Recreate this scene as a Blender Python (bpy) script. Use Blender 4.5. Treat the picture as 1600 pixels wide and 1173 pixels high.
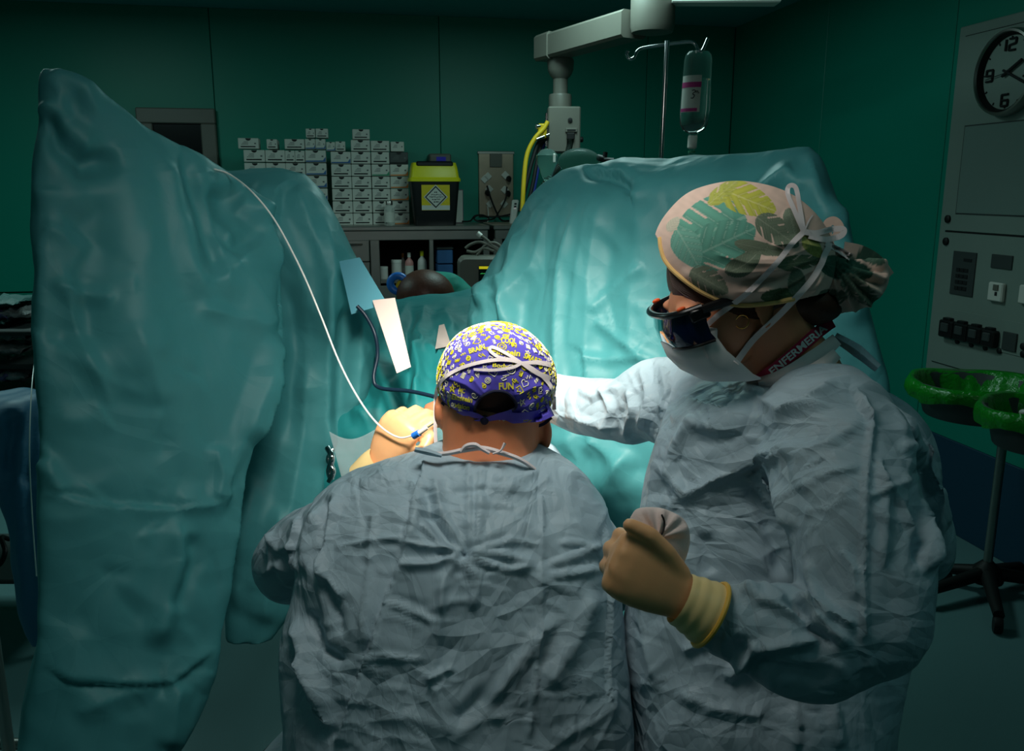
import bpy, bmesh, math, random
import numpy as np
from mathutils import Vector, Matrix
from mathutils.bvhtree import BVHTree

for o in list(bpy.data.objects):
    bpy.data.objects.remove(o, do_unlink=True)
SC = bpy.context.scene
COL = SC.collection
random.seed(7)
RNG = np.random.default_rng(11)

# ------------------------------------------------------------------ camera
FPX, HCAM, HORIZON = 1350.0, 1.52, 295.0
PITCH = math.atan((586.5 - HORIZON) / FPX)
CAM = np.array([0.0, 0.0, HCAM])
FW = np.array([0, math.cos(PITCH), -math.sin(PITCH)])
UP = np.array([0, math.sin(PITCH), math.cos(PITCH)])
RT = np.array([1.0, 0, 0])
cd = bpy.data.cameras.new('camera')
cam = bpy.data.objects.new('camera', cd)
COL.objects.link(cam)
cam.location = CAM
cam.rotation_euler = (math.pi / 2 - PITCH, 0, 0)
cd.sensor_fit = 'HORIZONTAL'
cd.sensor_width = 36.0
cd.lens = FPX / 1600 * 36.0
cd.clip_start = 0.02
SC.camera = cam

# ------------------------------------------------------------------ world, light, exposure
w = bpy.data.worlds.new('world')
SC.world = w
w.use_nodes = True
w.node_tree.nodes['Background'].inputs[0].default_value = (0.16, 0.62, 0.60, 1)
w.node_tree.nodes['Background'].inputs[1].default_value = 0.028
SC.view_settings.view_transform = 'Standard'
SC.view_settings.look = 'None'
SC.view_settings.exposure = 0.0
SC.view_settings.gamma = 1.0
SC.view_settings.use_curve_mapping = False
SC.cycles.adaptive_threshold = .025
SC.cycles.max_bounces = 6
SC.cycles.diffuse_bounces = 3
SC.cycles.glossy_bounces = 3
SC.cycles.transmission_bounces = 6

LAMP_POS = np.array([-0.10, 0.92, 2.04])
LAMP_AIM = np.array([0.02, 1.72, 1.05])
SPOT_W, SPILL_W, FILL_W, BACK_FILL_W = 130.0, 25.0, 1.2, 14.0

# ------------------------------------------------------------------ frames
A = math.radians(10.8)                       # the room is turned against the view
EX = np.array([math.cos(A), math.sin(A), 0])
EY = np.array([-math.sin(A), math.cos(A), 0])
EZ = np.array([0, 0, 1.0])


def ray(px, py):
    return FW + (px - 800) / FPX * RT + (586.5 - py) / FPX * UP


def P(px, py, d):
    return CAM + d * ray(px, py)


def RY(px, py, yr):
    v = ray(px, py)
    return CAM + v * (yr / (v @ EY))


def RX(px, py, xr):
    v = ray(px, py)
    return CAM + v * (xr / (v @ EX))


def PZ(px, py, z):
    v = ray(px, py)
    return CAM + v * ((z - HCAM) / v[2])


def room(x, y, z):
    return EX * x + EY * y + EZ * z


def proj(V):
    W = V - CAM
    d = W @ FW
    return 800 + FPX * (W @ RT) / d, 586.5 - FPX * (W @ UP) / d, d


# ------------------------------------------------------------------ mesh kit
def unit(v):
    v = np.asarray(v, float)
    return v / (np.linalg.norm(v) + 1e-12)


class MB:
    def __init__(s):
        s.v = []
        s.f = []
        s.n = 0

    def add(s, v, f):
        v = np.asarray(v, float).reshape(-1, 3)
        s.v.append(v)
        k = s.n
        s.f += [tuple(int(i) + k for i in q) for q in f]
        s.n += len(v)
        return s

    def V(s):
        return np.concatenate(s.v) if s.v else np.zeros((0, 3))

    def box(s, c, size, ax=None, bev=0.0):
        ax = np.eye(3) if ax is None else np.asarray(ax, float)
        h = np.asarray(size, float) / 2
        c = np.asarray(c, float)
        if bev <= 0:
            v = [c + ax[0] * h[0] * i + ax[1] * h[1] * j + ax[2] * h[2] * k
                 for i in (-1, 1) for j in (-1, 1) for k in (-1, 1)]
            f = [(0, 1, 3, 2), (4, 6, 7, 5), (0, 4, 5, 1), (2, 3, 7, 6), (0, 2, 6, 4), (1, 5, 7, 3)]
            return s.add(v, f)
        b = min(bev, *(h * .49))
        v, ix = [], {}
        for i in (-1, 1):
            for j in (-1, 1):
                for k in (-1, 1):
                    for a in range(3):
                        q = [h[0] - b, h[1] - b, h[2] - b]
                        q[a] = h[a]
                        ix[i, j, k, a] = len(v)
                        v.append(c + ax[0] * q[0] * i + ax[1] * q[1] * j + ax[2] * q[2] * k)
        f = []
        S = (-1, 1)
        for i in S:
            f.append([ix[i, -1, -1, 0], ix[i, 1, -1, 0], ix[i, 1, 1, 0], ix[i, -1, 1, 0]][::i])
            f.append([ix[-1, i, -1, 1], ix[1, i, -1, 1], ix[1, i, 1, 1], ix[-1, i, 1, 1]][::-i])
            f.append([ix[-1, -1, i, 2], ix[1, -1, i, 2], ix[1, 1, i, 2], ix[-1, 1, i, 2]][::i])
        for i in S:
            for j in S:
                f.append([ix[i, j, -1, 0], ix[i, j, 1, 0], ix[i, j, 1, 1], ix[i, j, -1, 1]][::-i * j])
                f.append([ix[i, -1, j, 0], ix[i, 1, j, 0], ix[i, 1, j, 2], ix[i, -1, j, 2]][::i * j])
                f.append([ix[-1, i, j, 1], ix[1, i, j, 1], ix[1, i, j, 2], ix[-1, i, j, 2]][::-i * j])
                for k in S:
                    f.append([ix[i, j, k, 0], ix[i, j, k, 1], ix[i, j, k, 2]][::i * j * k])
        return s.add(v, f)

    def tube(s, pts, r, n=10, cap=True, flat=1.0, upv=None):
        pts = np.asarray(pts, float)
        m = len(pts)
        r = np.broadcast_to(np.asarray(r, float), (m,))
        T = np.gradient(pts, axis=0)
        T /= np.linalg.norm(T, axis=1)[:, None] + 1e-12
        u = np.array([0, 0, 1.0]) if upv is None else np.asarray(upv, float)
        if abs(u @ T[0]) > .95:
            u = np.array([1.0, 0, 0])
        u = unit(u - T[0] * (u @ T[0]))
        a = np.linspace(0, 2 * math.pi, n, endpoint=False)
        V = []
        for i in range(m):
            u = unit(u - T[i] * (u @ T[i]))
            b = np.cross(T[i], u)
            V.append(pts[i] + r[i] * (np.cos(a)[:, None] * b + flat * np.sin(a)[:, None] * u))
        V = np.concatenate(V)
        f = []
        for i in range(m - 1):
            for j in range(n):
                k = (j + 1) % n
                f.append((i * n + j, i * n + k, (i + 1) * n + k, (i + 1) * n + j))
        if cap:
            f.append(tuple(range(n))[::-1])
            f.append(tuple((m - 1) * n + j for j in range(n)))
        return s.add(V, f)

    def lathe(s, prof, o, ax=(0, 0, 1), n=24, sx=1.0, cap=True, xdir=None):
        ax = unit(ax)
        u = np.array([1.0, 0, 0]) if xdir is None else np.asarray(xdir, float)
        if abs(u @ ax) > .95:
            u = np.array([0, 1.0, 0])
        u = unit(u - ax * (u @ ax))
        b = np.cross(ax, u)
        a = np.linspace(0, 2 * math.pi, n, endpoint=False)
        V = np.concatenate([np.asarray(o) + ax * z + r * (np.cos(a)[:, None] * u * sx + np.sin(a)[:, None] * b)
                            for r, z in prof])
        f = []
        m = len(prof)
        for i in range(m - 1):
            for j in range(n):
                k = (j + 1) % n
                f.append((i * n + j, i * n + k, (i + 1) * n + k, (i + 1) * n + j))
        if cap:
            f.append(tuple(range(n))[::-1])
            f.append(tuple((m - 1) * n + j for j in range(n)))
        return s.add(V, f)

    def ell(s, c, rad, ax=None, nu=32, nv=20):
        ax = np.eye(3) if ax is None else np.asarray(ax, float)
        V, f = [], []
        for i in range(nv + 1):
            t = math.pi * i / nv
            for j in range(nu):
                p = 2 * math.pi * j / nu
                q = (math.sin(t) * math.cos(p) * rad[0], math.sin(t) * math.sin(p) * rad[1], math.cos(t) * rad[2])
                V.append(np.asarray(c) + ax[0] * q[0] + ax[1] * q[1] + ax[2] * q[2])
        for i in range(nv):
            for j in range(nu):
                k = (j + 1) % nu
                f.append((i * nu + j, (i + 1) * nu + j, (i + 1) * nu + k, i * nu + k))
        return s.add(V, f)

    def prism(s, poly, o, ax, ay, az, t):
        """polygon (2d list) in the plane o, ax, ay, extruded by t along az (toward the viewer)"""
        o, ax, ay, az = (np.asarray(q, float) for q in (o, ax, ay, az))
        b = [o + ax * x + ay * y for x, y in poly]
        n = len(b)
        f = [tuple(range(n))[::-1], tuple(range(n, 2 * n))]
        f += [(i, (i + 1) % n, n + (i + 1) % n, n + i) for i in range(n)]
        return s.add(b + [q + az * t for q in b], f)

    def grid(s, G, closed_u=False):
        G = np.asarray(G, float)
        m, n = G.shape[:2]
        f = []
        for i in range(m - 1):
            for j in range(n if closed_u else n - 1):
                k = (j + 1) % n
                f.append((i * n + j, i * n + k, (i + 1) * n + k, (i + 1) * n + j))
        return s.add(G.reshape(-1, 3), f)

    def loft(s, rings):
        """closed rings with the same count, capped at both ends"""
        G = np.asarray(rings, float)
        m, n = G.shape[:2]
        k0 = s.n
        s.grid(G, True)
        s.add([G[0].mean(0), G[-1].mean(0)], [])
        a, b = s.n - 2, s.n - 1
        for j in range(n):
            k = (j + 1) % n
            s.f.append((a, k0 + k, k0 + j))
            s.f.append((b, k0 + (m - 1) * n + j, k0 + (m - 1) * n + k))
        return s


def smooth_path(pts, n=24):
    """Catmull-Rom through the points"""
    p = np.asarray(pts, float)
    q = np.vstack([2 * p[0] - p[1], p, 2 * p[-1] - p[-2]])
    out = []
    m = len(p) - 1
    for t in np.linspace(0, m, n):
        i = min(int(t), m - 1)
        u = t - i
        a, b, c, d = q[i], q[i + 1], q[i + 2], q[i + 3]
        out.append(.5 * ((2 * b) + (-a + c) * u + (2 * a - 5 * b + 4 * c - d) * u * u + (-a + 3 * b - 3 * c + d) * u ** 3))
    return np.array(out)


ORIG = {}


def tag(o, label=None, cat=None, group=None, kind=None):
    if label: o['label'] = label
    if cat: o['category'] = cat
    if group: o['group'] = group
    if kind: o['kind'] = kind
    return o


def thing(name, label, cat, loc, group=None):
    o = bpy.data.objects.new(name, None)
    o.empty_display_size = .05
    COL.objects.link(o)
    o.location = [float(q) for q in loc]
    ORIG[o.name] = np.asarray(loc, float)
    return tag(o, label, cat, group)


def mk(name, mb, mat, parent=None, smooth=True, ang=.7, **kw):
    """one mesh object; vertices are given in world space"""
    if isinstance(mb, MB):
        V, Fc = mb.V(), mb.f
    else:
        V, Fc = mb
    V = np.asarray(V, float)
    if parent is not None:
        o0 = ORIG[parent.name]
    else:
        lo, hi = V.min(0), V.max(0)
        o0 = np.array([(lo[0] + hi[0]) / 2, (lo[1] + hi[1]) / 2, lo[2]])
    me = bpy.data.meshes.new(name)
    me.from_pydata((V - o0).tolist(), [], [tuple(map(int, q)) for q in Fc])
    me.update()
    if smooth:
        me.shade_smooth()
        if ang < 3:
            me.set_sharp_from_angle(angle=ang)
    me.materials.append(mat)
    o = bpy.data.objects.new(name, me)
    COL.objects.link(o)
    ORIG[o.name] = o0
    if parent is not None:
        o.parent = parent
    else:
        o.location = o0
    tag(o, kw.get('label'), kw.get('cat'), kw.get('group'), kw.get('kind'))
    return o


def remesh(mb, voxel, smooth=6, fac=.5):
    me = bpy.data.meshes.new('tmp')
    me.from_pydata(mb.V().tolist(), [], mb.f)
    bm = bmesh.new()
    bm.from_mesh(me)
    bmesh.ops.recalc_face_normals(bm, faces=bm.faces)
    bm.to_mesh(me)
    bm.free()
    ob = bpy.data.objects.new('tmp', me)
    COL.objects.link(ob)
    m = ob.modifiers.new('r', 'REMESH')
    m.mode = 'VOXEL'
    m.voxel_size = voxel
    m.adaptivity = 0
    if smooth:
        k = ob.modifiers.new('s', 'SMOOTH')
        k.iterations = smooth
        k.factor = fac
    dg = bpy.context.evaluated_depsgraph_get()
    dg.update()
    e = ob.evaluated_get(dg).to_mesh()
    n = len(e.vertices)
    V = np.empty(n * 3)
    e.vertices.foreach_get('co', V)
    Fc = [tuple(p.vertices) for p in e.polygons]
    bpy.data.objects.remove(ob, do_unlink=True)
    bpy.data.meshes.remove(me)
    return V.reshape(-1, 3), Fc


def normals(V, Fc):
    N = np.zeros_like(V)
    Q = np.array([f for f in Fc if len(f) == 4], int).reshape(-1, 4)
    Tt = np.array([f for f in Fc if len(f) == 3], int).reshape(-1, 3)
    if len(Q):
        n = np.cross(V[Q[:, 2]] - V[Q[:, 0]], V[Q[:, 3]] - V[Q[:, 1]])
        for k in range(4):
            np.add.at(N, Q[:, k], n)
    if len(Tt):
        n = np.cross(V[Tt[:, 1]] - V[Tt[:, 0]], V[Tt[:, 2]] - V[Tt[:, 0]])
        for k in range(3):
            np.add.at(N, Tt[:, k], n)
    return N / (np.linalg.norm(N, axis=1)[:, None] + 1e-12)


def bvh(V, Fc):
    return BVHTree.FromPolygons([Vector(v) for v in V], Fc)


# ------------------------------------------------------------------ cloth folds
def polydist(x, y, pts):
    """distance to a polyline, position along it 0..1, signed side"""
    pts = np.asarray(pts, float)
    best = np.full(x.shape, 1e9)
    tt = np.zeros(x.shape)
    sg = np.zeros(x.shape)
    L = np.linalg.norm(np.diff(pts, axis=0), axis=1)
    acc = np.concatenate([[0], np.cumsum(L)])
    for i in range(len(pts) - 1):
        a, b = pts[i], pts[i + 1]
        e = (b - a) / (L[i] + 1e-9)
        t = np.clip((x - a[0]) * e[0] + (y - a[1]) * e[1], 0, L[i])
        dx, dy = x - a[0] - e[0] * t, y - a[1] - e[1] * t
        d = np.hypot(dx, dy)
        k = d < best
        best[k] = d[k]
        tt[k] = (acc[i] + t[k]) / acc[-1]
        sg[k] = np.sign(e[0] * dy[k] - e[1] * dx[k])
    return best, tt, sg


def fold_field(x, y, feats):
    D = np.zeros(x.shape)
    for ft in feats:
        kind, pts, wd, h = ft[:4]
        fade = ft[4] if len(ft) > 4 else .18
        p = np.asarray(pts, float)
        R = wd * (7 if kind == 'step' else 3.2)
        m = (x > p[:, 0].min() - R) & (x < p[:, 0].max() + R) & (y > p[:, 1].min() - R) & (y < p[:, 1].max() + R)
        if not m.any():
            continue
        d, t, sg = polydist(x[m], y[m], p)
        if fade > 0:
            tp = np.clip(np.minimum(t, 1 - t) / fade, 0, 1)
            tp = tp * tp * (3 - 2 * tp)
        else:
            tp = 1
        if kind == 'ridge':
            q = np.clip(1 - d / (2.7 * wd), 0, 1) ** 1.45
        elif kind == 'soft':
            q = np.exp(-(d / wd) ** 2)
        else:                                   # step: raised on the right of the line, dying away
            s = sg * d
            q = np.where(s > 0, np.exp(-s / (wd * 2.4)), -.35 * np.exp(s / (wd * .9))) * np.clip(d / (wd * .18), 0, 1)
        D[m] += h * q * tp
    return D


def random_folds(n, box, ln, wd, h, ang, spread, rng, inside=None):
    out = []
    while len(out) < n:
        x, y = rng.uniform(box[0], box[2]), rng.uniform(box[1], box[3])
        if inside is not None and not inside(x, y):
            continue
        a = math.radians(rng.normal(ang if not callable(ang) else ang(x, y), spread))
        L = rng.uniform(*ln) / 2
        k = rng.uniform(-.25, .25) * L
        c, s = math.cos(a), math.sin(a)
        pts = [(x - c * L, y - s * L), (x - s * k, y + c * k), (x + c * L, y + s * L)]
        out.append(('ridge' if rng.random() < .7 else 'step', pts, rng.uniform(*wd),
                    rng.uniform(*h) * (1 if rng.random() < .62 else -1), .35))
    return out


def drape(V, Fc, feats, back_noise=.004, seed=0, ws=1.0, hs=1.0):
    """push the folds into a cloth surface along its normals"""
    N = normals(V, Fc)
    x, y, d = proj(V)
    view = (V - CAM) / np.linalg.norm(V - CAM, axis=1)[:, None]
    fc = -(N * view).sum(1)
    wgt = np.clip((fc + .05) / .4, 0, 1)
    D = fold_field(x, y, [(f[0], f[1], f[2] * ws, f[3] * hs) + tuple(f[4:]) for f in feats]) * wgt
    ph = seed * 1.7
    nz = (np.sin(V[:, 0] * 37 + ph + 2 * np.sin(V[:, 2] * 13)) * np.sin(V[:, 2] * 29 + 1.3 * ph + 2 * np.sin(V[:, 1] * 17))
          + .6 * np.sin(V[:, 0] * 71 + V[:, 2] * 40 + ph) * np.sin(V[:, 1] * 63 - V[:, 2] * 30))
    D += back_noise * nz
    return V + N * D[:, None]


def worley(Q, cell, seed):
    """distance to the nearest and second nearest of jittered grid points"""
    G = Q / cell
    I0 = np.floor(G).astype(np.int64)
    f1 = np.full(len(Q), 9.0)
    f2 = np.full(len(Q), 9.0)
    for dx in (-1, 0, 1):
        for dy in (-1, 0, 1):
            for dz in (-1, 0, 1):
                I = I0 + np.array([dx, dy, dz])
                h = (I[:, 0] * 73856093 ^ I[:, 1] * 19349663 ^ I[:, 2] * 83492791 ^ (seed * 2654435761)) & 0x7fffffff
                J = np.stack([((h * k) & 0x7fffffff) % 9973 / 9973.0 for k in (1103515245, 12820163, 22695477)], 1)
                d = np.linalg.norm(I + J - G, axis=1)
                m = d < f1
                f2 = np.where(m, f1, np.minimum(f2, d))
                f1 = np.where(m, d, f1)
    return f1, f2


def crumple(V, Fc, layers, seed=0):
    """facets with sharp creases, all round the surface: (cell, height, stretch)"""
    N = normals(V, Fc)
    D = np.zeros(len(V))
    for k, (cell, amp, st) in enumerate(layers):
        Q = V * np.asarray(st, float)
        Q = Q + .25 * cell * np.stack([np.sin(V[:, 2] / cell * 1.3 + k), np.sin(V[:, 0] / cell * 1.1 + 2 * k), np.sin(V[:, 1] / cell * 1.2)], 1)
        f1, f2 = worley(Q, cell, seed + k)
        D += amp * (np.clip(f2 - f1, 0, .6) - .25)
    return V + N * D[:, None]


def relax(V, Fc, it=1):
    Q = np.array([f for f in Fc if len(f) == 4], int)
    for _ in range(it):
        c = V[Q].mean(1)
        s_ = np.zeros_like(V)
        n_ = np.zeros(len(V))
        for k in range(4):
            np.add.at(s_, Q[:, k], c)
            np.add.at(n_, Q[:, k], 1)
        m = n_ > 0
        V = V.copy()
        V[m] = .5 * V[m] + .5 * s_[m] / n_[m][:, None]
    return V


def ringloft(rows, nz=60, n=56, p=2.3):
    """rows: (py, xl, xr, dl, dr, front, back) -> closed rings; horizontal slices with real thickness"""
    R = np.asarray(rows, float)
    t = np.linspace(0, 1, nz)
    tt = (R[:, 0] - R[0, 0]) / (R[-1, 0] - R[0, 0])
    I = [np.interp(t, tt, R[:, k]) for k in range(R.shape[1])]
    a = np.linspace(0, 2 * math.pi, n, endpoint=False)
    ca = np.sign(np.cos(a)) * np.abs(np.cos(a)) ** (2 / p)
    sa = np.sign(np.sin(a)) * np.abs(np.sin(a)) ** (2 / p)
    rings = []
    for i in range(nz):
        py, xl, xr, dl, dr, fr, bk = (I[k][i] for k in range(7))
        L, Rr = P(xl, py, dl), P(xr, py, dr)
        c, h = (L + Rr) / 2, (Rr - L) / 2
        nr = unit(np.array([-h[1], h[0], 0]))
        q = c + ca[:, None] * h + np.where(sa < 0, sa * fr, sa * bk)[:, None] * nr
        rings.append(q)
    return rings


def capsule(mb, pts, radii, n=20, k=20, flat=1.0):
    """tube with round ends along a smooth path"""
    pts = np.asarray(pts, float)
    t = np.linspace(0, len(pts) - 1, k)
    path = smooth_path(pts, k)
    r = np.interp(t, np.arange(len(pts)), radii)
    d0, d1 = unit(path[0] - path[1]), unit(path[-1] - path[-2])
    a = np.array([.0, .45, .75, .93])
    pre = [path[0] + d0 * r[0] * math.sqrt(1 - q * q) for q in (a + .05)]
    post = [path[-1] + d1 * r[-1] * math.sqrt(1 - q * q) for q in (a + .05)][::-1]
    path = np.vstack([pre, path, post])
    rr = np.concatenate([r[0] * (a + .05), r, (r[-1] * (a + .05))[::-1]])
    mb.tube(path, rr, n=n, flat=flat)


# ------------------------------------------------------------------ materials
def S(r, g, b):
    f = lambda c: ((c / 255 + .055) / 1.055) ** 2.4 if c > 10 else c / 255 / 12.92
    return (f(r), f(g), f(b))


def mat(name, rgb, rough=.5, metal=0.0, var=0.0, vscale=12.0, bump=0.0, bscale=150.0, bdist=.002, trans=0.0, alpha=1.0,
        emit=None, estr=0.0, sheen=0.0, attr=None, coat=0.0, ior=1.45, spec=.5, sss=0.0, bump2=0.0, b2scale=25.0):
    m = bpy.data.materials.new(name)
    m.use_nodes = True
    nt = m.node_tree
    b = nt.nodes['Principled BSDF']
    I = b.inputs
    I['Base Color'].default_value = (*rgb, 1)
    I['Roughness'].default_value = rough
    I['Metallic'].default_value = metal
    I['Transmission Weight'].default_value = trans
    I['Alpha'].default_value = alpha
    I['IOR'].default_value = ior
    I['Specular IOR Level'].default_value = spec
    I['Sheen Weight'].default_value = sheen
    I['Coat Weight'].default_value = coat
    if sss:
        I['Subsurface Weight'].default_value = sss
        I['Subsurface Radius'].default_value = (.012, .005, .003)
    if emit:
        I['Emission Color'].default_value = (*emit, 1)
        I['Emission Strength'].default_value = estr
    tc = nt.nodes.new('ShaderNodeTexCoord')
    if attr:
        at = nt.nodes.new('ShaderNodeVertexColor')
        at.layer_name = attr
        nt.links.new(at.outputs['Color'], I['Base Color'])
    elif var:
        nz = nt.nodes.new('ShaderNodeTexNoise')
        nz.inputs['Scale'].default_value = vscale
        nz.inputs['Detail'].default_value = 5
        mx = nt.nodes.new('ShaderNodeMix')
        mx.data_type = 'RGBA'
        mx.inputs[6].default_value = tuple(c * (1 - var) for c in rgb) + (1,)
        mx.inputs[7].default_value = tuple(min(1, c * (1 + var)) for c in rgb) + (1,)
        nt.links.new(tc.outputs['Object'], nz.inputs['Vector'])
        nt.links.new(nz.outputs['Fac'], mx.inputs[0])
        nt.links.new(mx.outputs[2], I['Base Color'])
    last = None
    for amt, scl, det, dist in ((bump2, b2scale, 3, .012), (bump, bscale, 6, bdist)):
        if amt:
            nz = nt.nodes.new('ShaderNodeTexNoise')
            nz.inputs['Scale'].default_value = scl
            nz.inputs['Detail'].default_value = det
            nz.inputs['Distortion'].default_value = .8
            bp = nt.nodes.new('ShaderNodeBump')
            bp.inputs['Strength'].default_value = amt
            bp.inputs['Distance'].default_value = dist
            nt.links.new(tc.outputs['Object'], nz.inputs['Vector'])
            nt.links.new(nz.outputs['Fac'], bp.inputs['Height'])
            if last:
                nt.links.new(last.outputs['Normal'], bp.inputs['Normal'])
            last = bp
    if last:
        nt.links.new(last.outputs['Normal'], I['Normal'])
    return m


def cloth_mat(name, rgb, rough, crease=.5, scale=9.0, weave=.15, spec=.4, levels=2):
    """nonwoven fabric: ridged creases at two sizes and a fine weave, as relief only"""
    m = mat(name, rgb, rough, spec=spec)
    nt = m.node_tree
    b = nt.nodes['Principled BSDF']
    tc = nt.nodes.new('ShaderNodeTexCoord')
    last = None
    wn = nt.nodes.new('ShaderNodeTexNoise')
    wn.inputs['Scale'].default_value = 5
    wn.inputs['Detail'].default_value = 0
    wa = nt.nodes.new('ShaderNodeMix')
    wa.data_type = 'RGBA'
    wa.blend_type = 'LINEAR_LIGHT'
    wa.inputs[0].default_value = .09
    nt.links.new(tc.outputs['Object'], wn.inputs['Vector'])
    nt.links.new(tc.outputs['Object'], wa.inputs[6])
    nt.links.new(wn.outputs['Color'], wa.inputs[7])
    for k, (sc, amt, dist) in enumerate(((scale, crease, .030), (scale * 2.3, crease, .013), (scale * 5.2, crease * .8, .0045))[:levels]):
        nz = nt.nodes.new('ShaderNodeTexVoronoi')
        nz.feature = 'DISTANCE_TO_EDGE'
        nz.inputs['Scale'].default_value = sc
        mp = nt.nodes.new('ShaderNodeMapping')
        mp.inputs['Scale'].default_value = ((1.0, 1.0, .55), (.6, 1.0, 1.0), (1.0, .8, .7))[k]
        mp.inputs['Rotation'].default_value = ((.3, .5, .2), (.1, -.6, .3), (.5, .9, 0))[k]
        mp.inputs['Location'].default_value = (k * 1.7, k * .9, 0)
        ml = nt.nodes.new('ShaderNodeMath')
        ml.operation = 'MULTIPLY_ADD'
        ml.inputs[1].default_value = amt * dist * (-1 if k % 2 else 1)
        ml.inputs[2].default_value = 0
        nt.links.new(wa.outputs[2], mp.inputs['Vector'])
        nt.links.new(mp.outputs['Vector'], nz.inputs['Vector'])
        nt.links.new(nz.outputs['Distance'], ml.inputs[0])
        if last:
            nt.links.new(last.outputs[0], ml.inputs[2])
        last = ml
    bp = nt.nodes.new('ShaderNodeBump')
    bp.inputs['Strength'].default_value = 1
    bp.inputs['Distance'].default_value = 1
    nt.links.new(last.outputs[0], bp.inputs['Height'])
    nt.links.new(bp.outputs['Normal'], b.inputs['Normal'])
    return m


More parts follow.
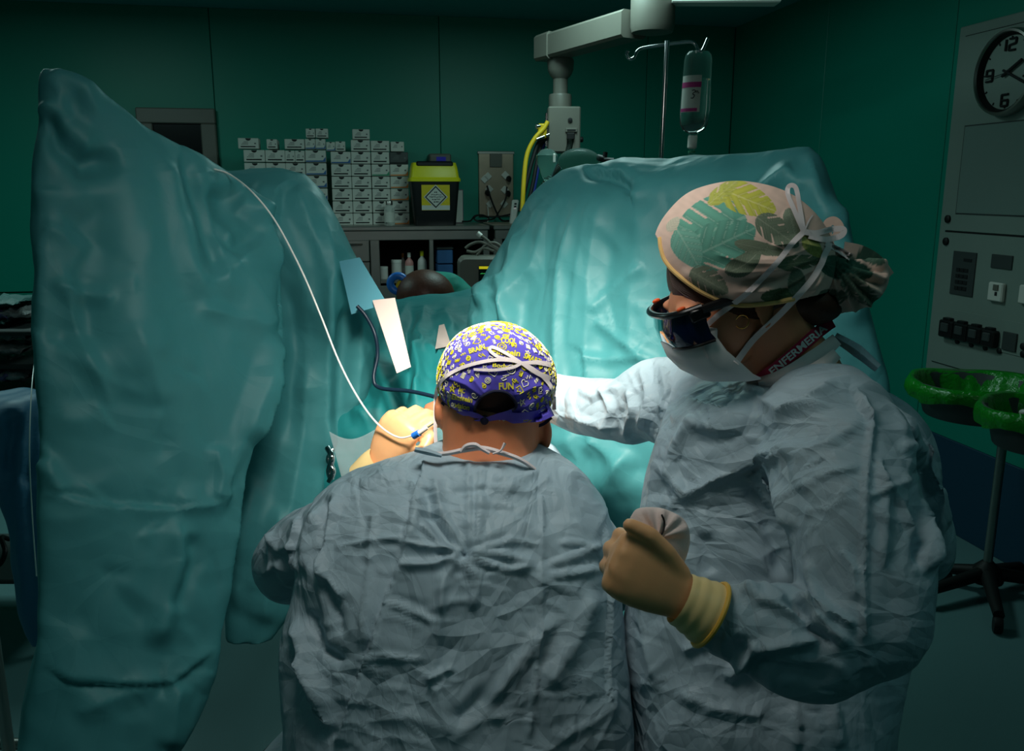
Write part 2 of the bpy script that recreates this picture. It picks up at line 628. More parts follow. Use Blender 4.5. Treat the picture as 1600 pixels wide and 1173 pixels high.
M = dict(
    wall=mat('wall_paint', S(0, 132, 112), .45, var=.05, vscale=2, bump=.05, bscale=300),
    seam=mat('wall_joint', S(0, 70, 55), .7),
    dado=mat('dado_vinyl', S(10, 58, 82), .6, var=.25, vscale=260),
    floor=mat('floor_vinyl', S(95, 130, 132), .45, var=.18, vscale=300),
    ceil=mat('ceiling_paint', S(70, 150, 150), .8, var=.04),
    steel=mat('brushed_steel', S(170, 165, 160), .38, metal=1.0, var=.12, vscale=9, bump=.05),
    steel_lt=mat('satin_steel', S(190, 170, 150), .35, metal=.9, var=.2, vscale=14),
    chrome=mat('chrome', S(200, 200, 200), .12, metal=1.0),
    black=mat('black_plastic', S(14, 16, 18), .45, var=.2, vscale=40),
    rubber=mat('black_rubber', S(9, 10, 11), .6),
    grey=mat('grey_enamel', S(104, 102, 94), .42, var=.05, bump=.03),
    white=mat('white_plastic', S(215, 212, 205), .4, var=.03),
    card=mat('white_card', S(190, 190, 182), .65, var=.06, vscale=40),
    cardshade=mat('card_side', S(165, 162, 150), .7, var=.06),
    ink=mat('dark_ink', S(22, 24, 26), .7),
    inkgrey=mat('grey_ink', S(95, 98, 98), .7),
    navy=mat('blue_print', S(45, 90, 140), .6),
    greenp=mat('green_print', S(40, 130, 95), .6),
    orangep=mat('orange_print', S(200, 120, 60), .6),
    yellowl=mat('yellow_lid', S(215, 205, 20), .4, var=.05),
    label_y=mat('yellow_label', S(205, 180, 30), .6, var=.12, vscale=60),
    screen=mat('dark_screen', S(5, 6, 6), .2),
    scr_y=mat('screen_yellow', S(190, 180, 30), .5, emit=S(215, 205, 30), estr=.55),
    scr_g=mat('screen_green', S(50, 160, 80), .5, emit=S(60, 190, 90), estr=.5),
    scr_w=mat('screen_white', S(160, 160, 160), .5, emit=S(160, 160, 160), estr=.35),
    scr_b=mat('screen_blue', S(30, 30, 150), .3, emit=S(35, 35, 150), estr=.12),
    panel=mat('panel_enamel', S(128, 142, 135), .5, var=.03, bump=.02),
    panel_in=mat('panel_screen', S(118, 135, 130), .35),
    dark_grey=mat('dark_grey_plastic', S(60, 66, 66), .5),
    green_bag=mat('green_bag', S(20, 135, 30), .28, var=.15, vscale=25, bump2=.5, b2scale=40),
    drape=cloth_mat('teal_drape', S(72, 148, 152), .5, crease=.3, scale=5.0, weave=.05),
    drape_dk=cloth_mat('teal_sheet', S(30, 130, 132), .6, crease=.2, scale=6.0, weave=.1),
    tape=cloth_mat('blue_tape', S(98, 172, 190), .5, crease=.05, scale=8.0),
    paper=mat('white_strip', S(225, 205, 195), .6, var=.03),
    blue_sheet=cloth_mat('blue_sheet', S(70, 130, 165), .5, crease=.1, scale=6.0),
    gown=cloth_mat('grey_blue_gown', S(166, 189, 200), .5, crease=.6, scale=10.0, levels=3),
    gown_in=cloth_mat('pale_collar', S(222, 214, 212), .6, crease=.1, scale=8.0),
    glove=mat('latex_glove', S(246, 186, 132), .38, var=.05, vscale=40, bump=.06, bscale=120, sss=.15),
    cuff=mat('glove_cuff', S(246, 218, 152), .42, var=.05, bump=.08, bscale=90),
    cuff_rim=mat('cuff_rim', S(238, 190, 80), .45),
    skin=mat('skin', S(236, 148, 104), .5, var=.06, vscale=60, bump=.06, bscale=220, sss=.25),
    skin_f=mat('fair_skin', S(222, 146, 108), .5, var=.05, vscale=50, bump=.05, bscale=250, sss=.2),
    hair=mat('brown_hair', S(78, 44, 30), .5, var=.45, vscale=70, bump=.4, bscale=130),
    stubble=mat('cropped_hair', S(92, 58, 46), .75, var=.3, vscale=500, bump=.5, bscale=700),
    cap1=mat('blue_cotton', S(86, 76, 190), .75, var=.08, vscale=80, bump=.1, bscale=500),
    cap1_dk=mat('navy_binding', S(18, 20, 50), .8),
    print_y=mat('yellow_print', S(226, 216, 40), .75),
    print_w=mat('white_print', S(240, 236, 205), .75),
    cap2=mat('leaf_cotton', S(228, 196, 182), .8, attr='print', bump=.12, bscale=500),
    piping=mat('cream_piping', S(232, 190, 120), .8),
    tie=mat('white_tie', S(238, 225, 225), .7, bump=.25, bscale=600),
    mask=mat('mask_fabric', S(232, 232, 232), .7, bump=.08, bscale=400),
    lens=mat('blue_lens', S(6, 16, 52), .08, coat=.6),
    frame=mat('black_frame', S(8, 8, 10), .3),
    orange=mat('orange_spot', S(235, 90, 30), .5),
    gold=mat('gold', S(220, 170, 90), .25, metal=1.0),
    lanyard=mat('magenta_lanyard', S(190, 30, 72), .6),
    gauze=mat('gauze', S(236, 214, 208), .85, bump=.3, bscale=300, bump2=.2),
    fiber=mat('white_fiber', S(240, 240, 235), .35),
    blue_hub=mat('blue_hub', S(40, 120, 215), .35),
    cable=mat('dark_cable', S(18, 40, 58), .4),
    yhose=mat('yellow_hose', S(200, 165, 20), .5),
    bhose=mat('blue_hose', S(20, 45, 120), .45),
    ghose=mat('grey_hose', S(40, 52, 46), .6),
    glass=mat('clear_plastic', (.9, .95, .95), .06, trans=.97, ior=1.12),
    fluid=mat('clear_fluid', (.85, .95, .93), .03, trans=.98, ior=1.25),
    pouch=mat('clear_pouch', (.75, .85, .88), .2, alpha=.25, bump2=.25, b2scale=18),
    gmask=mat('green_clear', (.55, .85, .78), .12, trans=.92, ior=1.08),
    pink=mat('magenta_print', S(170, 30, 110), .6),
    book=mat('mauve_cover', S(130, 110, 125), .7),
    pillow=cloth_mat('green_pillow', S(20, 140, 125), .7, crease=.12, scale=8),
    dark_in=mat('dark_interior', S(20, 22, 22), .9),
    bot_w=mat('bottle_white', S(200, 195, 190), .45),
    bot_p=mat('bottle_pink', S(190, 130, 125), .45),
    mauve=mat('mauve_wrap', S(120, 110, 160), .3, var=.25, vscale=30, bump2=.8, b2scale=35),
    wrapw=mat('white_wrap', S(165, 165, 165), .3, var=.2, vscale=30, bump2=.8, b2scale=35),
    dgreen=mat('green_wrap', S(30, 90, 85), .6, bump2=.6),
    lampglass=mat('lamp_lens', S(240, 240, 230), .2, emit=(1, .96, .88), estr=3.0),
)

# ================================================================== the room
YB = 5.8
XR = float(RY(1150, 42, YB) @ EX)
ZC = float(RY(1150, 42, YB)[2])
XL, YN = -3.9, -1.2
ZD = float(RX(1470, 680, XR)[2])                       # height of the dado
RAX = np.array([EX, EY, EZ])


def rbox(mb, x0, x1, y0, y1, z0, z1, bev=0.0):
    return mb.box(room((x0 + x1) / 2, (y0 + y1) / 2, (z0 + z1) / 2), (x1 - x0, y1 - y0, z1 - z0), RAX, bev)


def rbx(*a, **k):
    return rbox(MB(), *a, **k)


def struct(name, mb, m, label):
    return mk(name, mb, m, smooth=False, label=label, kind='structure')


struct('floor', rbx(XL, XR + .1, YN, YB + .1, -.1, 0), M['floor'], 'speckled grey-green vinyl floor of the operating room')
struct('ceiling', rbx(XL, XR + .1, YN, YB + .1, ZC, ZC + .1), M['ceil'], 'dim teal ceiling above the far wall')
wb = struct('wall_back', rbx(XL, XR + .1, YB + .012, YB + .1, 0, ZC), M['seam'], 'dark green back wall of tall panels behind the supply counter')
xs = [XL] + [float(RY(px, 300, YB) @ EX) for px in (-60, 345, 690, 1005)] + [XR - .002]
zj = float(RY(30, 457, YB)[2])
for a, b in zip(xs[:-1], xs[1:]):
    if b == xs[2] or b == xs[1]:
        mk('wall_panel', rbx(a + .002, b - .002, YB, YB + .012, 0, zj - .005, bev=.002), M['wall'], wb, smooth=False)
        mk('wall_panel', rbx(a + .002, b - .002, YB, YB + .012, zj + .005, ZC, bev=.002), M['wall'], wb, smooth=False)
    else:
        mk('wall_panel', rbx(a + .002, b - .002, YB, YB + .012, 0, ZC, bev=.002), M['wall'], wb, smooth=False)
wr = struct('wall_right', rbx(XR + .012, XR + .1, YN, YB, 0, ZC), M['seam'], 'dark green right wall with a navy dado behind the bins')
ys = [YB]
for px in (1275, 1468):
    q = RX(px, 300, XR)
    ys.append(float(q @ EY))
ys += [1.6, 0.2, YN]
for b, a in zip(ys[:-1], ys[1:]):
    mk('wall_panel', rbx(XR, XR + .012, a + .002, b - .002, ZD, ZC, bev=.002), M['wall'], wr, smooth=False)
mk('dado_panel', rbx(XR - .006, XR + .012, YN, YB, 0, ZD, bev=.003), M['dado'], wr, smooth=False, label='navy speckled dado')
struct('wall_left', rbx(XL - .1, XL, YN, YB + .1, 0, ZC), M['wall'], 'dark green left wall of the operating room')

# framed dark window in the back wall
a, b = RY(212, 168, YB - .02), RY(347, 330, YB - .02)
x0, x1, z1, z0 = float(a @ EX), float(b @ EX), float(a[2]), float(b[2])
fw = .09
win = thing('window_1', 'dark window in a broad grey frame behind the tall drape', None, room((x0 + x1) / 2, YB - .03, z0))
win['kind'] = 'structure'
for q in ((x0, x1, z1 - fw, z1), (x0, x1, z0, z0 + fw), (x0, x0 + fw, z0 + fw, z1 - fw), (x1 - fw, x1, z0 + fw, z1 - fw)):
    mk('window_frame', rbx(q[0], q[1], YB - .045, YB - .001, q[2], q[3], bev=.006), M['grey'], win, smooth=False)
mk('pane', rbx(x0 + fw, x1 - fw, YB - .02, YB - .008, z0 + fw, z1 - fw), M['screen'], win, smooth=False)

# ------------------------------------------------------------------ unseen ceiling panels, added as fill for the room and back wall
for i, (x, y) in enumerate(((-1.6, .2), (1.2, .2), (-1.5, 3.7), (1.0, 3.7))):
    t = thing('ceiling_light', ['square dimmed ceiling light behind the viewer, on the left',
                                'square dimmed ceiling light behind the viewer, on the right',
                                'square dimmed ceiling light above the suture boxes, on the left',
                                'square dimmed ceiling light above the drip stand'][i],
              'ceiling light', room(x, y, ZC - .03), 'dimmed ceiling lights')
    mb = MB()
    for q in ((-.31, .31, -.31, -.28), (-.31, .31, .28, .31), (-.31, -.28, -.28, .28), (.28, .31, -.28, .28)):
        rbox(mb, x + q[0], x + q[1], y + q[2], y + q[3], ZC - .03, ZC)
    mk('frame', mb, M['white'], t, smooth=False)
    mk('diffuser', rbx(x - .28, x + .28, y - .28, y + .28, ZC - .02, ZC - .012), mat('dim_diffuser', (.7, .8, .8), .4, emit=(.55, .95, .92), estr=.35), t, smooth=False)
    ld = bpy.data.lights.new('room_light', 'AREA')
    ld.shape = 'SQUARE'
    ld.size = .56
    ld.energy = FILL_W if y < 1 else BACK_FILL_W
    ld.color = (.45, .95, .95) if y < 1 else (.62, 1.0, .95)
    lo = bpy.data.objects.new('room_light', ld)
    COL.objects.link(lo)
    lo.parent = t
    lo.location = (0, 0, -.02)

# ------------------------------------------------------------------ surgical lamp above the field (out of frame)
lx = unit(LAMP_AIM - LAMP_POS)
t = thing('surgical_lamp', 'round surgical lamp hanging over the lit operating field', 'surgical lamp', LAMP_POS)
mk('housing', MB().lathe([(.03, -.09), (.10, -.08), (.2, -.045), (.245, -.012), (.25, 0), (.235, .004), (.235, -.004)], LAMP_POS - lx * .03, lx, 40), M['white'], t)
mk('lens', MB().lathe([(.001, -.004), (.1, -.004), (.23, -.004), (.23, .0)], LAMP_POS - lx * .03, lx, 40), M['lampglass'], t)
mk('arm', MB().tube([LAMP_POS - lx * .1, LAMP_POS + [0, -.12, .06], LAMP_POS + [0, -.2, ZC - LAMP_POS[2]]], .02, 12), M['white'], t)
for nm, en, ang, bl, rad in (('beam', SPOT_W, 46, .9, .10), ('spill', SPILL_W, 108, 1.0, .2)):
    ld = bpy.data.lights.new(nm, 'SPOT')
    ld.energy = en
    ld.color = (1.0, .93, .82) if nm == 'beam' else (.95, .97, .92)
    ld.spot_size = math.radians(ang)
    ld.spot_blend = bl
    ld.shadow_soft_size = rad
    lo = bpy.data.objects.new(nm, ld)
    COL.objects.link(lo)
    lo.parent = t
    lo.rotation_mode = 'QUATERNION'
    lo.rotation_quaternion = Vector(lx).to_track_quat('-Z', 'Y')

# ================================================================== supply counter
YF = 5.22                                              # front of the counter
zt = float(RY(640, 352, YF + .1)[2])                   # its top


def cx(px, py=352, yr=YF):
    return float(RY(px, py, yr) @ EX)


def cz(px, py, yr=YF):
    return float(RY(px, py, yr)[2])


def counter(name, label, xa, xb, posts, drawer):
    t = thing(name, label, 'cabinet', room((xa + xb) / 2, YF + .25, 0), 'steel cabinets on the back wall')
    mk('worktop', rbx(xa, xb, YF - .01, YB - .02, zt - .025, zt, bev=.004), M['steel'], t, smooth=False)
    zr = cz(640, 375)
    zs = cz(620, 438)
    mk('top_rail', rbx(xa + .01, xb - .01, YF, YF + .02, zr, zt - .026, bev=.003), M['steel'], t, smooth=False)
    mk('back_panel', rbx(xa + .01, xb - .01, YB - .05, YB - .03, 0.06, zt - .026), M['dark_in'], t, smooth=False)
    for px0, px1 in posts:
        mk('post', rbx(px0, px1, YF, YF + .03, .06, zr, bev=.003), M['steel'], t, smooth=False)
    for q in (xa + .01, xb - .03):
        mk('side_panel', rbx(q, q + .02, YF + .03, YB - .05, .06, zt - .026), M['steel'], t, smooth=False)
    mk('shelf', rbx(xa + .03, xb - .03, YF + .02, YB - .05, zs - .02, zs, bev=.003), M['steel'], t, smooth=False)
    mk('base', rbx(xa + .03, xb - .03, YF + .04, YB - .05, 0, .06), M['dark_in'], t, smooth=False)
    mk('door', rbx(xa + .02, xb - .02, YF - .005, YF + .012, .08, zs - .03, bev=.004), M['steel'], t, smooth=False)
    for (d0, d1, za, zb_) in drawer:
        d = mk('drawer', rbx(d0, d1, YF - .012, YF + .02, za, zb_, bev=.004), M['steel'], t, smooth=False)
        mk('handle', rbx((d0 + d1) / 2 - .05, (d0 + d1) / 2 + .05, YF - .025, YF - .012, zb_ - .03, zb_ - .018, bev=.003), M['chrome'], d, smooth=False)
    return t


xa, xb = cx(395), cx(765)
pz1, pz0 = cz(560, 375), cz(560, 440)
counter('steel_cabinet', 'long steel cabinet under the stacked suture boxes', xa, xb,
        [(cx(577), cx(592)), (cx(670), cx(677)), (cx(755), cx(765))],
        [(cx(478), cx(526), pz0, pz1), (cx(528), cx(576), pz0 + .12, pz1), (cx(528), cx(576), pz0, pz0 + .115)])
counter('steel_cabinet', 'steel cabinet right of the dark gap, half behind the right drape', cx(771), cx(1010), [(cx(771), cx(785))], [])


def bottle(name, label, cat, px, py, wpx, hpx, m, capm, yr, style='bottle', group=None):
    base = RY(px, py, yr)
    s = float((P(801, 586, 1) - P(800, 586, 1))[0]) * float(proj(base[None])[2][0])
    r, h = wpx * s / 2, hpx * s
    t = thing(name, label, cat, base, group)
    if style == 'jar':
        mk('body', MB().lathe([(r * .9, 0), (r, .01 * h), (r, .82 * h), (r * .93, .86 * h)], base, n=20), m, t)
        mk('lid', MB().lathe([(r * 1.03, .84 * h), (r * 1.03, .98 * h), (r * .97, h)], base, n=20), capm, t)
    else:
        mk('body', MB().lathe([(r * .9, 0), (r, .02 * h), (r, .6 * h), (r * .85, .68 * h), (r * .35, .78 * h), (r * .33, .84 * h)], base, n=20), m, t)
        mk('cap', MB().lathe([(r * .42, .82 * h), (r * .42, .98 * h), (r * .36, h)], base, n=16), capm, t)
        mk('label', MB().lathe([(r * 1.02, .15 * h), (r * 1.02, .5 * h)], base, n=20, cap=False), M['card'], t)
    return t


ysf = YF + .12
zs_ = cz(620, 438)


def on_shelf(px):
    v = ray(px, 400)
    q = RY(px, 400, ysf)
    for py in np.linspace(400, 470, 300):
        q = RY(px, py, ysf)
        if q[2] <= zs_:
            return py
    return 440


for nm, lb, px, wp, hp, m, c, stl in (
        ('medicine_jar', 'small squat white jar at the left end of the open shelf', 600, 13, 19, M['bot_w'], M['white'], 'jar'),
        ('medicine_jar', 'taller white jar on the open shelf beside the squat one', 620, 16, 29, M['bot_w'], M['white'], 'jar'),
        ('bottle', 'pinkish bottle with a white nozzle on the open shelf', 640, 13, 40, M['bot_p'], M['white'], 'bottle'),
        ('bottle', 'pale bottle with a yellow-green cap on the open shelf', 660, 14, 42, M['bot_w'], M['yellowl'], 'bottle'),
        ('bottle', 'slim red-topped bottle at the back of the open shelf', 630, 9, 36, M['bot_w'], M['orangep'], 'bottle')):
    yy = ysf if 'back' not in lb else ysf + .12
    old, ysf = ysf, yy
    py = on_shelf(px)
    ysf = old
    q = RY(px, py, yy)
    bottle(nm, lb, 'jar' if 'jar' in nm else 'bottle', px, py, wp, hp, m, c, yy, stl, 'containers on the open shelf')
x0, x1 = cx(682, 400, ysf), cx(706, 400, ysf)
t = thing('storage_box', 'blue-grey storage box on the open shelf right of the divider', 'box', room((x0 + x1) / 2, ysf, zs_))
for k in range(2):
    mk('drawer', rbx(x0, x1, ysf - .05, ysf + .1, zs_ + .002 + k * .088, zs_ + .084 + k * .088, bev=.004), M['navy'], t, smooth=False)
mk('lid', rbx(x0 - .004, x1 + .004, ysf - .055, ysf + .1, zs_ + .176, zs_ + .19, bev=.004), M['dark_grey'], t, smooth=False)

# ------------------------------------------------------------------ suture boxes, each one a thing
YS = YF + .2                                           # front faces of the stacks
SM = float(proj(RY(500, 300, YS)[None])[2][0]) / FPX   # metres per pixel there
ORD = ['first', 'second', 'third', 'fourth', 'fifth', 'sixth', 'seventh', 'eighth']
_boxmesh = {}


def suture_box(px0, px1, py0, py1, label, style, yoff=0.0, depth=.13, zbase=None):
    a = RY(px0, py1, YS + yoff)
    b = RY(px1, py0, YS + yoff)
    w_, h_ = float((b - a) @ EX) - .003, float(b[2] - a[2]) - .002
    zb_ = float(a[2]) if zbase is None else zbase
    org = room(float(a @ EX) + w_ / 2 + .0015, YS + yoff + depth / 2, zb_)
    t = thing('suture_box', label, 'box', org, 'suture boxes stacked on the counter')
    o = lambda x, y, z: org + EX * x + EY * y + EZ * z
    body = MB().box(o(0, .002, h_ / 2), (w_, depth, h_), RAX, .0025)
    mk('carton', body, M['card'] if style != 'dark' else M['dark_grey'], t, smooth=False)
    yf = -depth / 2 + .002
    # dark thumb notch at the top edge
    r = min(.016, w_ * .14)
    arc = [(r * math.cos(q), -r * math.sin(q) * .85) for q in np.linspace(0, math.pi, 9)]
    mk('thumb_notch', MB().prism(arc, o(0, yf, h_ - .001), EX, EZ, -EY, .0012), M['ink'], t, smooth=False)
    pm = {'blue': 'navy', 'green': 'greenp', 'orange': 'orangep', 'dark': 'ink'}.get(style)
    mb = MB()
    if pm:                                             # coloured corner and foot band
        mk('colour_band', MB().prism([(-w_ * .48, .003), (w_ * .48, .003), (w_ * .48, h_ * .45), (w_ * .34, h_ * .16), (-w_ * .48, h_ * .14)],
                                     o(0, yf, 0), EX, EZ, -EY, .0008), M[pm], t, smooth=False)
    if style in ('bar', 'plain'):
        mb.box(o(-w_ * .02, yf, h_ * .2), (w_ * .72, .0016, h_ * .11), RAX)
    mb2 = MB()
    for k in range(3):
        mb2.box(o(-w_ * .18 + .03 * w_ * k, yf, h_ * (.42 + .12 * k)), (w_ * (.34 - .06 * k), .0016, h_ * .045), RAX)
    mb2.box(o(w_ * .33, yf, h_ * .5), (w_ * .09, .0016, h_ * .13), RAX)
    if mb.n:
        mk('barcode', mb, M['ink'], t, smooth=False)
    mk('print', mb2, M['inkgrey'], t, smooth=False, kind='stuff')
    return t


styles = ['plain', 'bar', 'bar', 'blue', 'plain']
rowsR = [236, 256, 274, 291.5, 309.5, 328, 347]
colsR = [(506.5, 539), (539.5, 571), (572, 601.5), (602, 632)]
special = {(0, 0): 'blue', (0, 3): 'dark', (1, 2): 'green', (1, 3): 'orange', (2, 3): 'orange', (3, 3): 'orange', (5, 3): 'orange', (2, 1): 'plain', (3, 1): 'plain', (5, 1): 'plain'}
hr = (cz(506, 236, YS) - zt) / 6
for r_ in range(6):
    for c_ in range(4):
        st = special.get((r_, c_), 'bar' if (r_ + c_) % 2 == 0 else 'plain')
        k = 5 - r_
        t = suture_box(*colsR[c_], 0, 18.0, 'x', st, zbase=zt + k * hr + .0005)
        t['label'] = ('suture box in the stack beside the bin, %s column from left, %s row down' % (ORD[c_], ORD[r_]))
        f = hr / (18.0 * SM)
# each box was laid out 18 px tall; fit the heights to the stack
for o in list(bpy.data.objects):
    if o.name.startswith('suture_box'):
        o.scale = (1, 1, (hr - .001) / (18.0 * SM - .002))
ztop = zt + 6 * hr + .001


def loose_box(px0, px1, hpx, z, label, style, yoff=.0, depth=.12):
    a = RY(px0, 230, YS + yoff)
    t = suture_box(px0, px1, 0, hpx, label, style, yoff, depth, zbase=z)
    return t


loose_box(540, 571, 18, ztop, 'white suture box on top of the right stack under a single box', 'bar')
loose_box(543, 571, 16, ztop + 18 * SM + .001, 'single topmost suture box above the right stack', 'bar', .01)
loose_box(572, 602, 17, ztop, 'open suture box on top of the right stack, right of the double pile', 'plain')
loose_box(604, 626, 16, ztop, 'plain small box at the right end on top of the right stack', 'none')
colsL = [(366, 400), (401, 432.5), (433, 464.5), (465.5, 499)]
hl = hr * 1.02
zl = [zt + k * hl + .0005 for k in range(8)]
for r_ in range(6):
    k = 5 - r_
    for c_ in range(4):
        if r_ == 0 and c_ == 2:
            loose_box(433, 448.5, hl / SM, zl[k], 'narrow suture box, left of a narrow pair in the left stack', 'plain')
            loose_box(449, 464.5, hl / SM, zl[k], 'narrow suture box, right of a narrow pair in the left stack', 'plain')
            continue
        st = 'blue' if c_ == 3 else ('bar' if (r_ + c_) % 2 else 'plain')
        if r_ == 1 and c_ == 0: st = 'blue'
        if r_ < 3:
            lb = 'suture box in the left stack, %s column from left, %s full row down' % (ORD[c_], ORD[r_])
        else:
            lb = 'drape-hidden suture box in the left stack, %s column from left, %s full row down' % (ORD[c_], ORD[r_])
        loose_box(*colsL[c_], hl / SM, zl[k], lb, st)
zq = zl[5] + hl + .001
loose_box(358, 391, 17, zq, 'suture box overhanging the left end on top of the left stack', 'bar')
loose_box(404, 421, 16, zq, 'narrow suture box set askew on top of the left stack', 'plain', .0, .18)
loose_box(433, 465, 16, zq, 'wide suture box lying on top of the left stack', 'bar')
loose_box(466, 482.5, 17, zq, 'small blue-edged suture box carrying another box, left of a pair', 'blue')
loose_box(483, 499, 17, zq, 'small blue-edged suture box carrying another box, right of a pair', 'blue')
loose_box(500, 514.5, 15, ztop, 'small suture box bridging the gap between both stacks', 'blue')
loose_box(515, 531, 16, ztop, 'small torn suture box over the left edge of the right stack', 'plain')
loose_box(468, 483, 15, zq + 17 * SM + .001, 'topmost small suture box on the left stack', 'plain')
loose_box(484, 504, 15, zq + 17 * SM + .001, 'topmost wide suture box on the left stack', 'plain')

# glass vial in front of the boxes
v = RY(609, 349, YS - .07)
v[2] = zt
t = thing('vial', 'clear vial standing in front of the right suture stack', 'vial', v)
mk('body', MB().lathe([(.03, 0), (.032, .005), (.032, .09), (.03, .1), (.017, .112), (.017, .122)], v, n=24), M['glass'], t)
mk('cap', MB().lathe([(.021, .12), (.021, .142), (.019, .145)], v, n=20), M['steel'], t)
mk('label', MB().lathe([(.0325, .02), (.0325, .08)], v, n=24, cap=False), M['card'], t)

# ------------------------------------------------------------------ sharps bin
ysb = YF + .12
c0 = RY(679, 350, ysb)
c0[2] = zt + .001
sb = 1.0 / FPX * float(proj(c0[None])[2][0])
t = thing('sharps_bin', 'black sharps bin with a yellow lid on the counter', 'bin', c0)
dep = .2


def rect_ring(z, w_, d_, r=.02):
    pts = []
    for (sx, sy, a0) in ((1, 1, 0), (-1, 1, 90), (-1, -1, 180), (1, -1, 270)):
        for q in (0, 30, 60, 90):
            an = math.radians(a0 + q)
            pts.append(c0 + EX * (sx * (w_ / 2 - r) + r * math.cos(an)) + EY * (sy * (d_ / 2 - r) + r * math.sin(an)) + EZ * z)
    return pts


mk('body', MB().loft([rect_ring(0, 62 * sb, dep * .85), rect_ring(.005, 63 * sb, dep * .86), rect_ring(66 * sb, 74 * sb, dep)]), M['black'], t)
mk('lid', MB().loft([rect_ring(66 * sb, 78 * sb, dep + .01), rect_ring(70 * sb, 78 * sb, dep + .01), rect_ring(72 * sb, 74 * sb, dep - .01),
                     rect_ring(86 * sb, 70 * sb, dep - .03), rect_ring(94 * sb, 66 * sb, dep - .06)]), M['yellowl'], t)
mk('lid_flap', MB().box(c0 + EZ * 92 * sb - EY * .06, (56 * sb, .05, 8 * sb), RAX, .008), M['black'], t, smooth=False)
tilt = unit(EZ * 66 + EY * (-dep * .07 / sb))
fo = c0 - EY * (dep * .43) + EZ * .0
up_ = unit(EZ * 66 * sb - EY * dep * .07)
nrm = np.cross(EX, up_)
mk('label', MB().box(fo + up_ * 42 * sb + nrm * .0025, (43 * sb, 38 * sb, .003), [EX, up_, nrm], 0), M['label_y'], t, smooth=False)
mk('label_foot', MB().box(fo + up_ * 27 * sb + nrm * .004, (43 * sb, 7 * sb, .002), [EX, up_, nrm], 0), M['card'], t, smooth=False)
dc = fo + up_ * 43 * sb + nrm * .004
for nm, s_, m_, off in (('diamond_rim', 18.5, 'card', 0), ('diamond_border', 16.5, 'ink', .0012), ('diamond', 14.2, 'card', .0024)):
    mk(nm, MB().prism([(0, -s_ * sb), (s_ * sb, 0), (0, s_ * sb), (-s_ * sb, 0)], dc + nrm * off, EX, up_, nrm, .0012), M[m_], t, smooth=False)
mb = MB()
rr = random.Random(5)
for j, (y_, wid) in enumerate(((7, 5), (3.5, 14), (0, 20), (-3.5, 12), (-7, 7))):
    x = -wid / 2
    while x < wid / 2:
        l_ = rr.uniform(1, 2.6)
        mb.box(dc + EX * (x + l_ / 2) * sb + up_ * (y_ + rr.uniform(-.4, .4)) * sb + nrm * .004, (l_ * .8 * sb, rr.uniform(.8, 1.7) * sb, .0012), [EX, up_, nrm])
        x += l_ + .3
mk('diamond_print', mb, M['ink'], t, smooth=False)

# small device behind the bin, book beside it
q0, q1 = RY(671, 256, YB - .12), RY(705, 240, YB - .12)
x0, x1, zz0, zz1 = float(q0 @ EX), float(q1 @ EX), float(q0[2]), float(q1[2])
t = thing('wall_thermostat', 'grey wall unit with a small blue display above the sharps bin', 'display unit', room((x0 + x1) / 2, YB - .05, zz0))
mk('case', rbx(x0, x1, YB - .12, YB - .001, zz0, zz1, bev=.008), M['grey'], t, smooth=False)
mk('display', rbx(x0 + .045, x1 - .035, YB - .123, YB - .118, zz0 + .018, zz1 - .02), M['scr_b'], t, smooth=False)
q0, q1 = RY(711, 349, YB - .2), RY(723, 296, YB - .2)
t = thing('folder', 'mauve folder standing upright right of the sharps bin', 'folder', room(float(q0 @ EX), YB - .15, zt))
xf0, xf1 = float(q0 @ EX), float(q1 @ EX)
hf = float(q1[2]) - zt
mk('cover', rbx(xf0, xf1, YB - .22, YB - .04, zt + .0005, zt + hf, bev=.003), M['book'], t, smooth=False)
mk('pages', rbx(xf0 + .005, xf1 - .005, YB - .224, YB - .2, zt + .006, zt + hf - .006), M['card'], t, smooth=False)

# ------------------------------------------------------------------ steel outlet plate with plugs and cables
q0, q1 = RY(748, 338, YB - .01), RY(802, 238, YB - .01)
x0, x1, zz0, zz1 = float(q0 @ EX), float(q1 @ EX), float(q0[2]), float(q1[2])
sw = (x1 - x0) / 54
t = thing('outlet_plate', 'steel wall plate full of white diamond-set sockets', 'outlet plate', room((x0 + x1) / 2, YB, zz0))
mk('plate', rbx(x0, x1, YB - .02, YB - .001, zz0, zz1, bev=.004), M['steel_lt'], t, smooth=False)
mk('rim', rbx(x0 - .006, x1 + .006, YB - .022, YB - .012, zz1 - .012, zz1 + .006, bev=.003), M['steel'], t, smooth=False)
mk('blank_cover', rbx(x0 + 17 * sw, x0 + 36 * sw, YB - .03, YB - .02, zz1 - 22 * sw, zz1 - 2 * sw, bev=.003), M['grey'], t, smooth=False)
D1, D2 = unit(EX + EZ), unit(EZ - EX)
socks = [(9, 40), (41, 34), (16, 55), (40, 56), (17, 77), (39, 77), (14, 36)]
for k, (sx, sy) in enumerate(socks):
    c = room(x0 + sx * sw, YB - .026, zz1 - sy * sw)
    s_ = mk('socket', MB().box(c, (9.5 * sw, 9.5 * sw, .012), [D1, D2, -EY], .003), M['white'], t, smooth=False)
    if k in (2, 3, 1):
        pc = room(x0 + (sx + (-3 if k == 2 else 5)) * sw, YB - .045, zz1 - (sy + 4) * sw)
        mk('plug', MB().lathe([(.016, 0), (.018, .01), (.014, .03), (.008, .045)], pc + EY * .02, -EY - EZ * .5, 14), M['rubber'], s_)


def cable_path(pix, yr, n=40):
    return smooth_path([RY(px, py, yr + off) for px, py, off in pix], n)


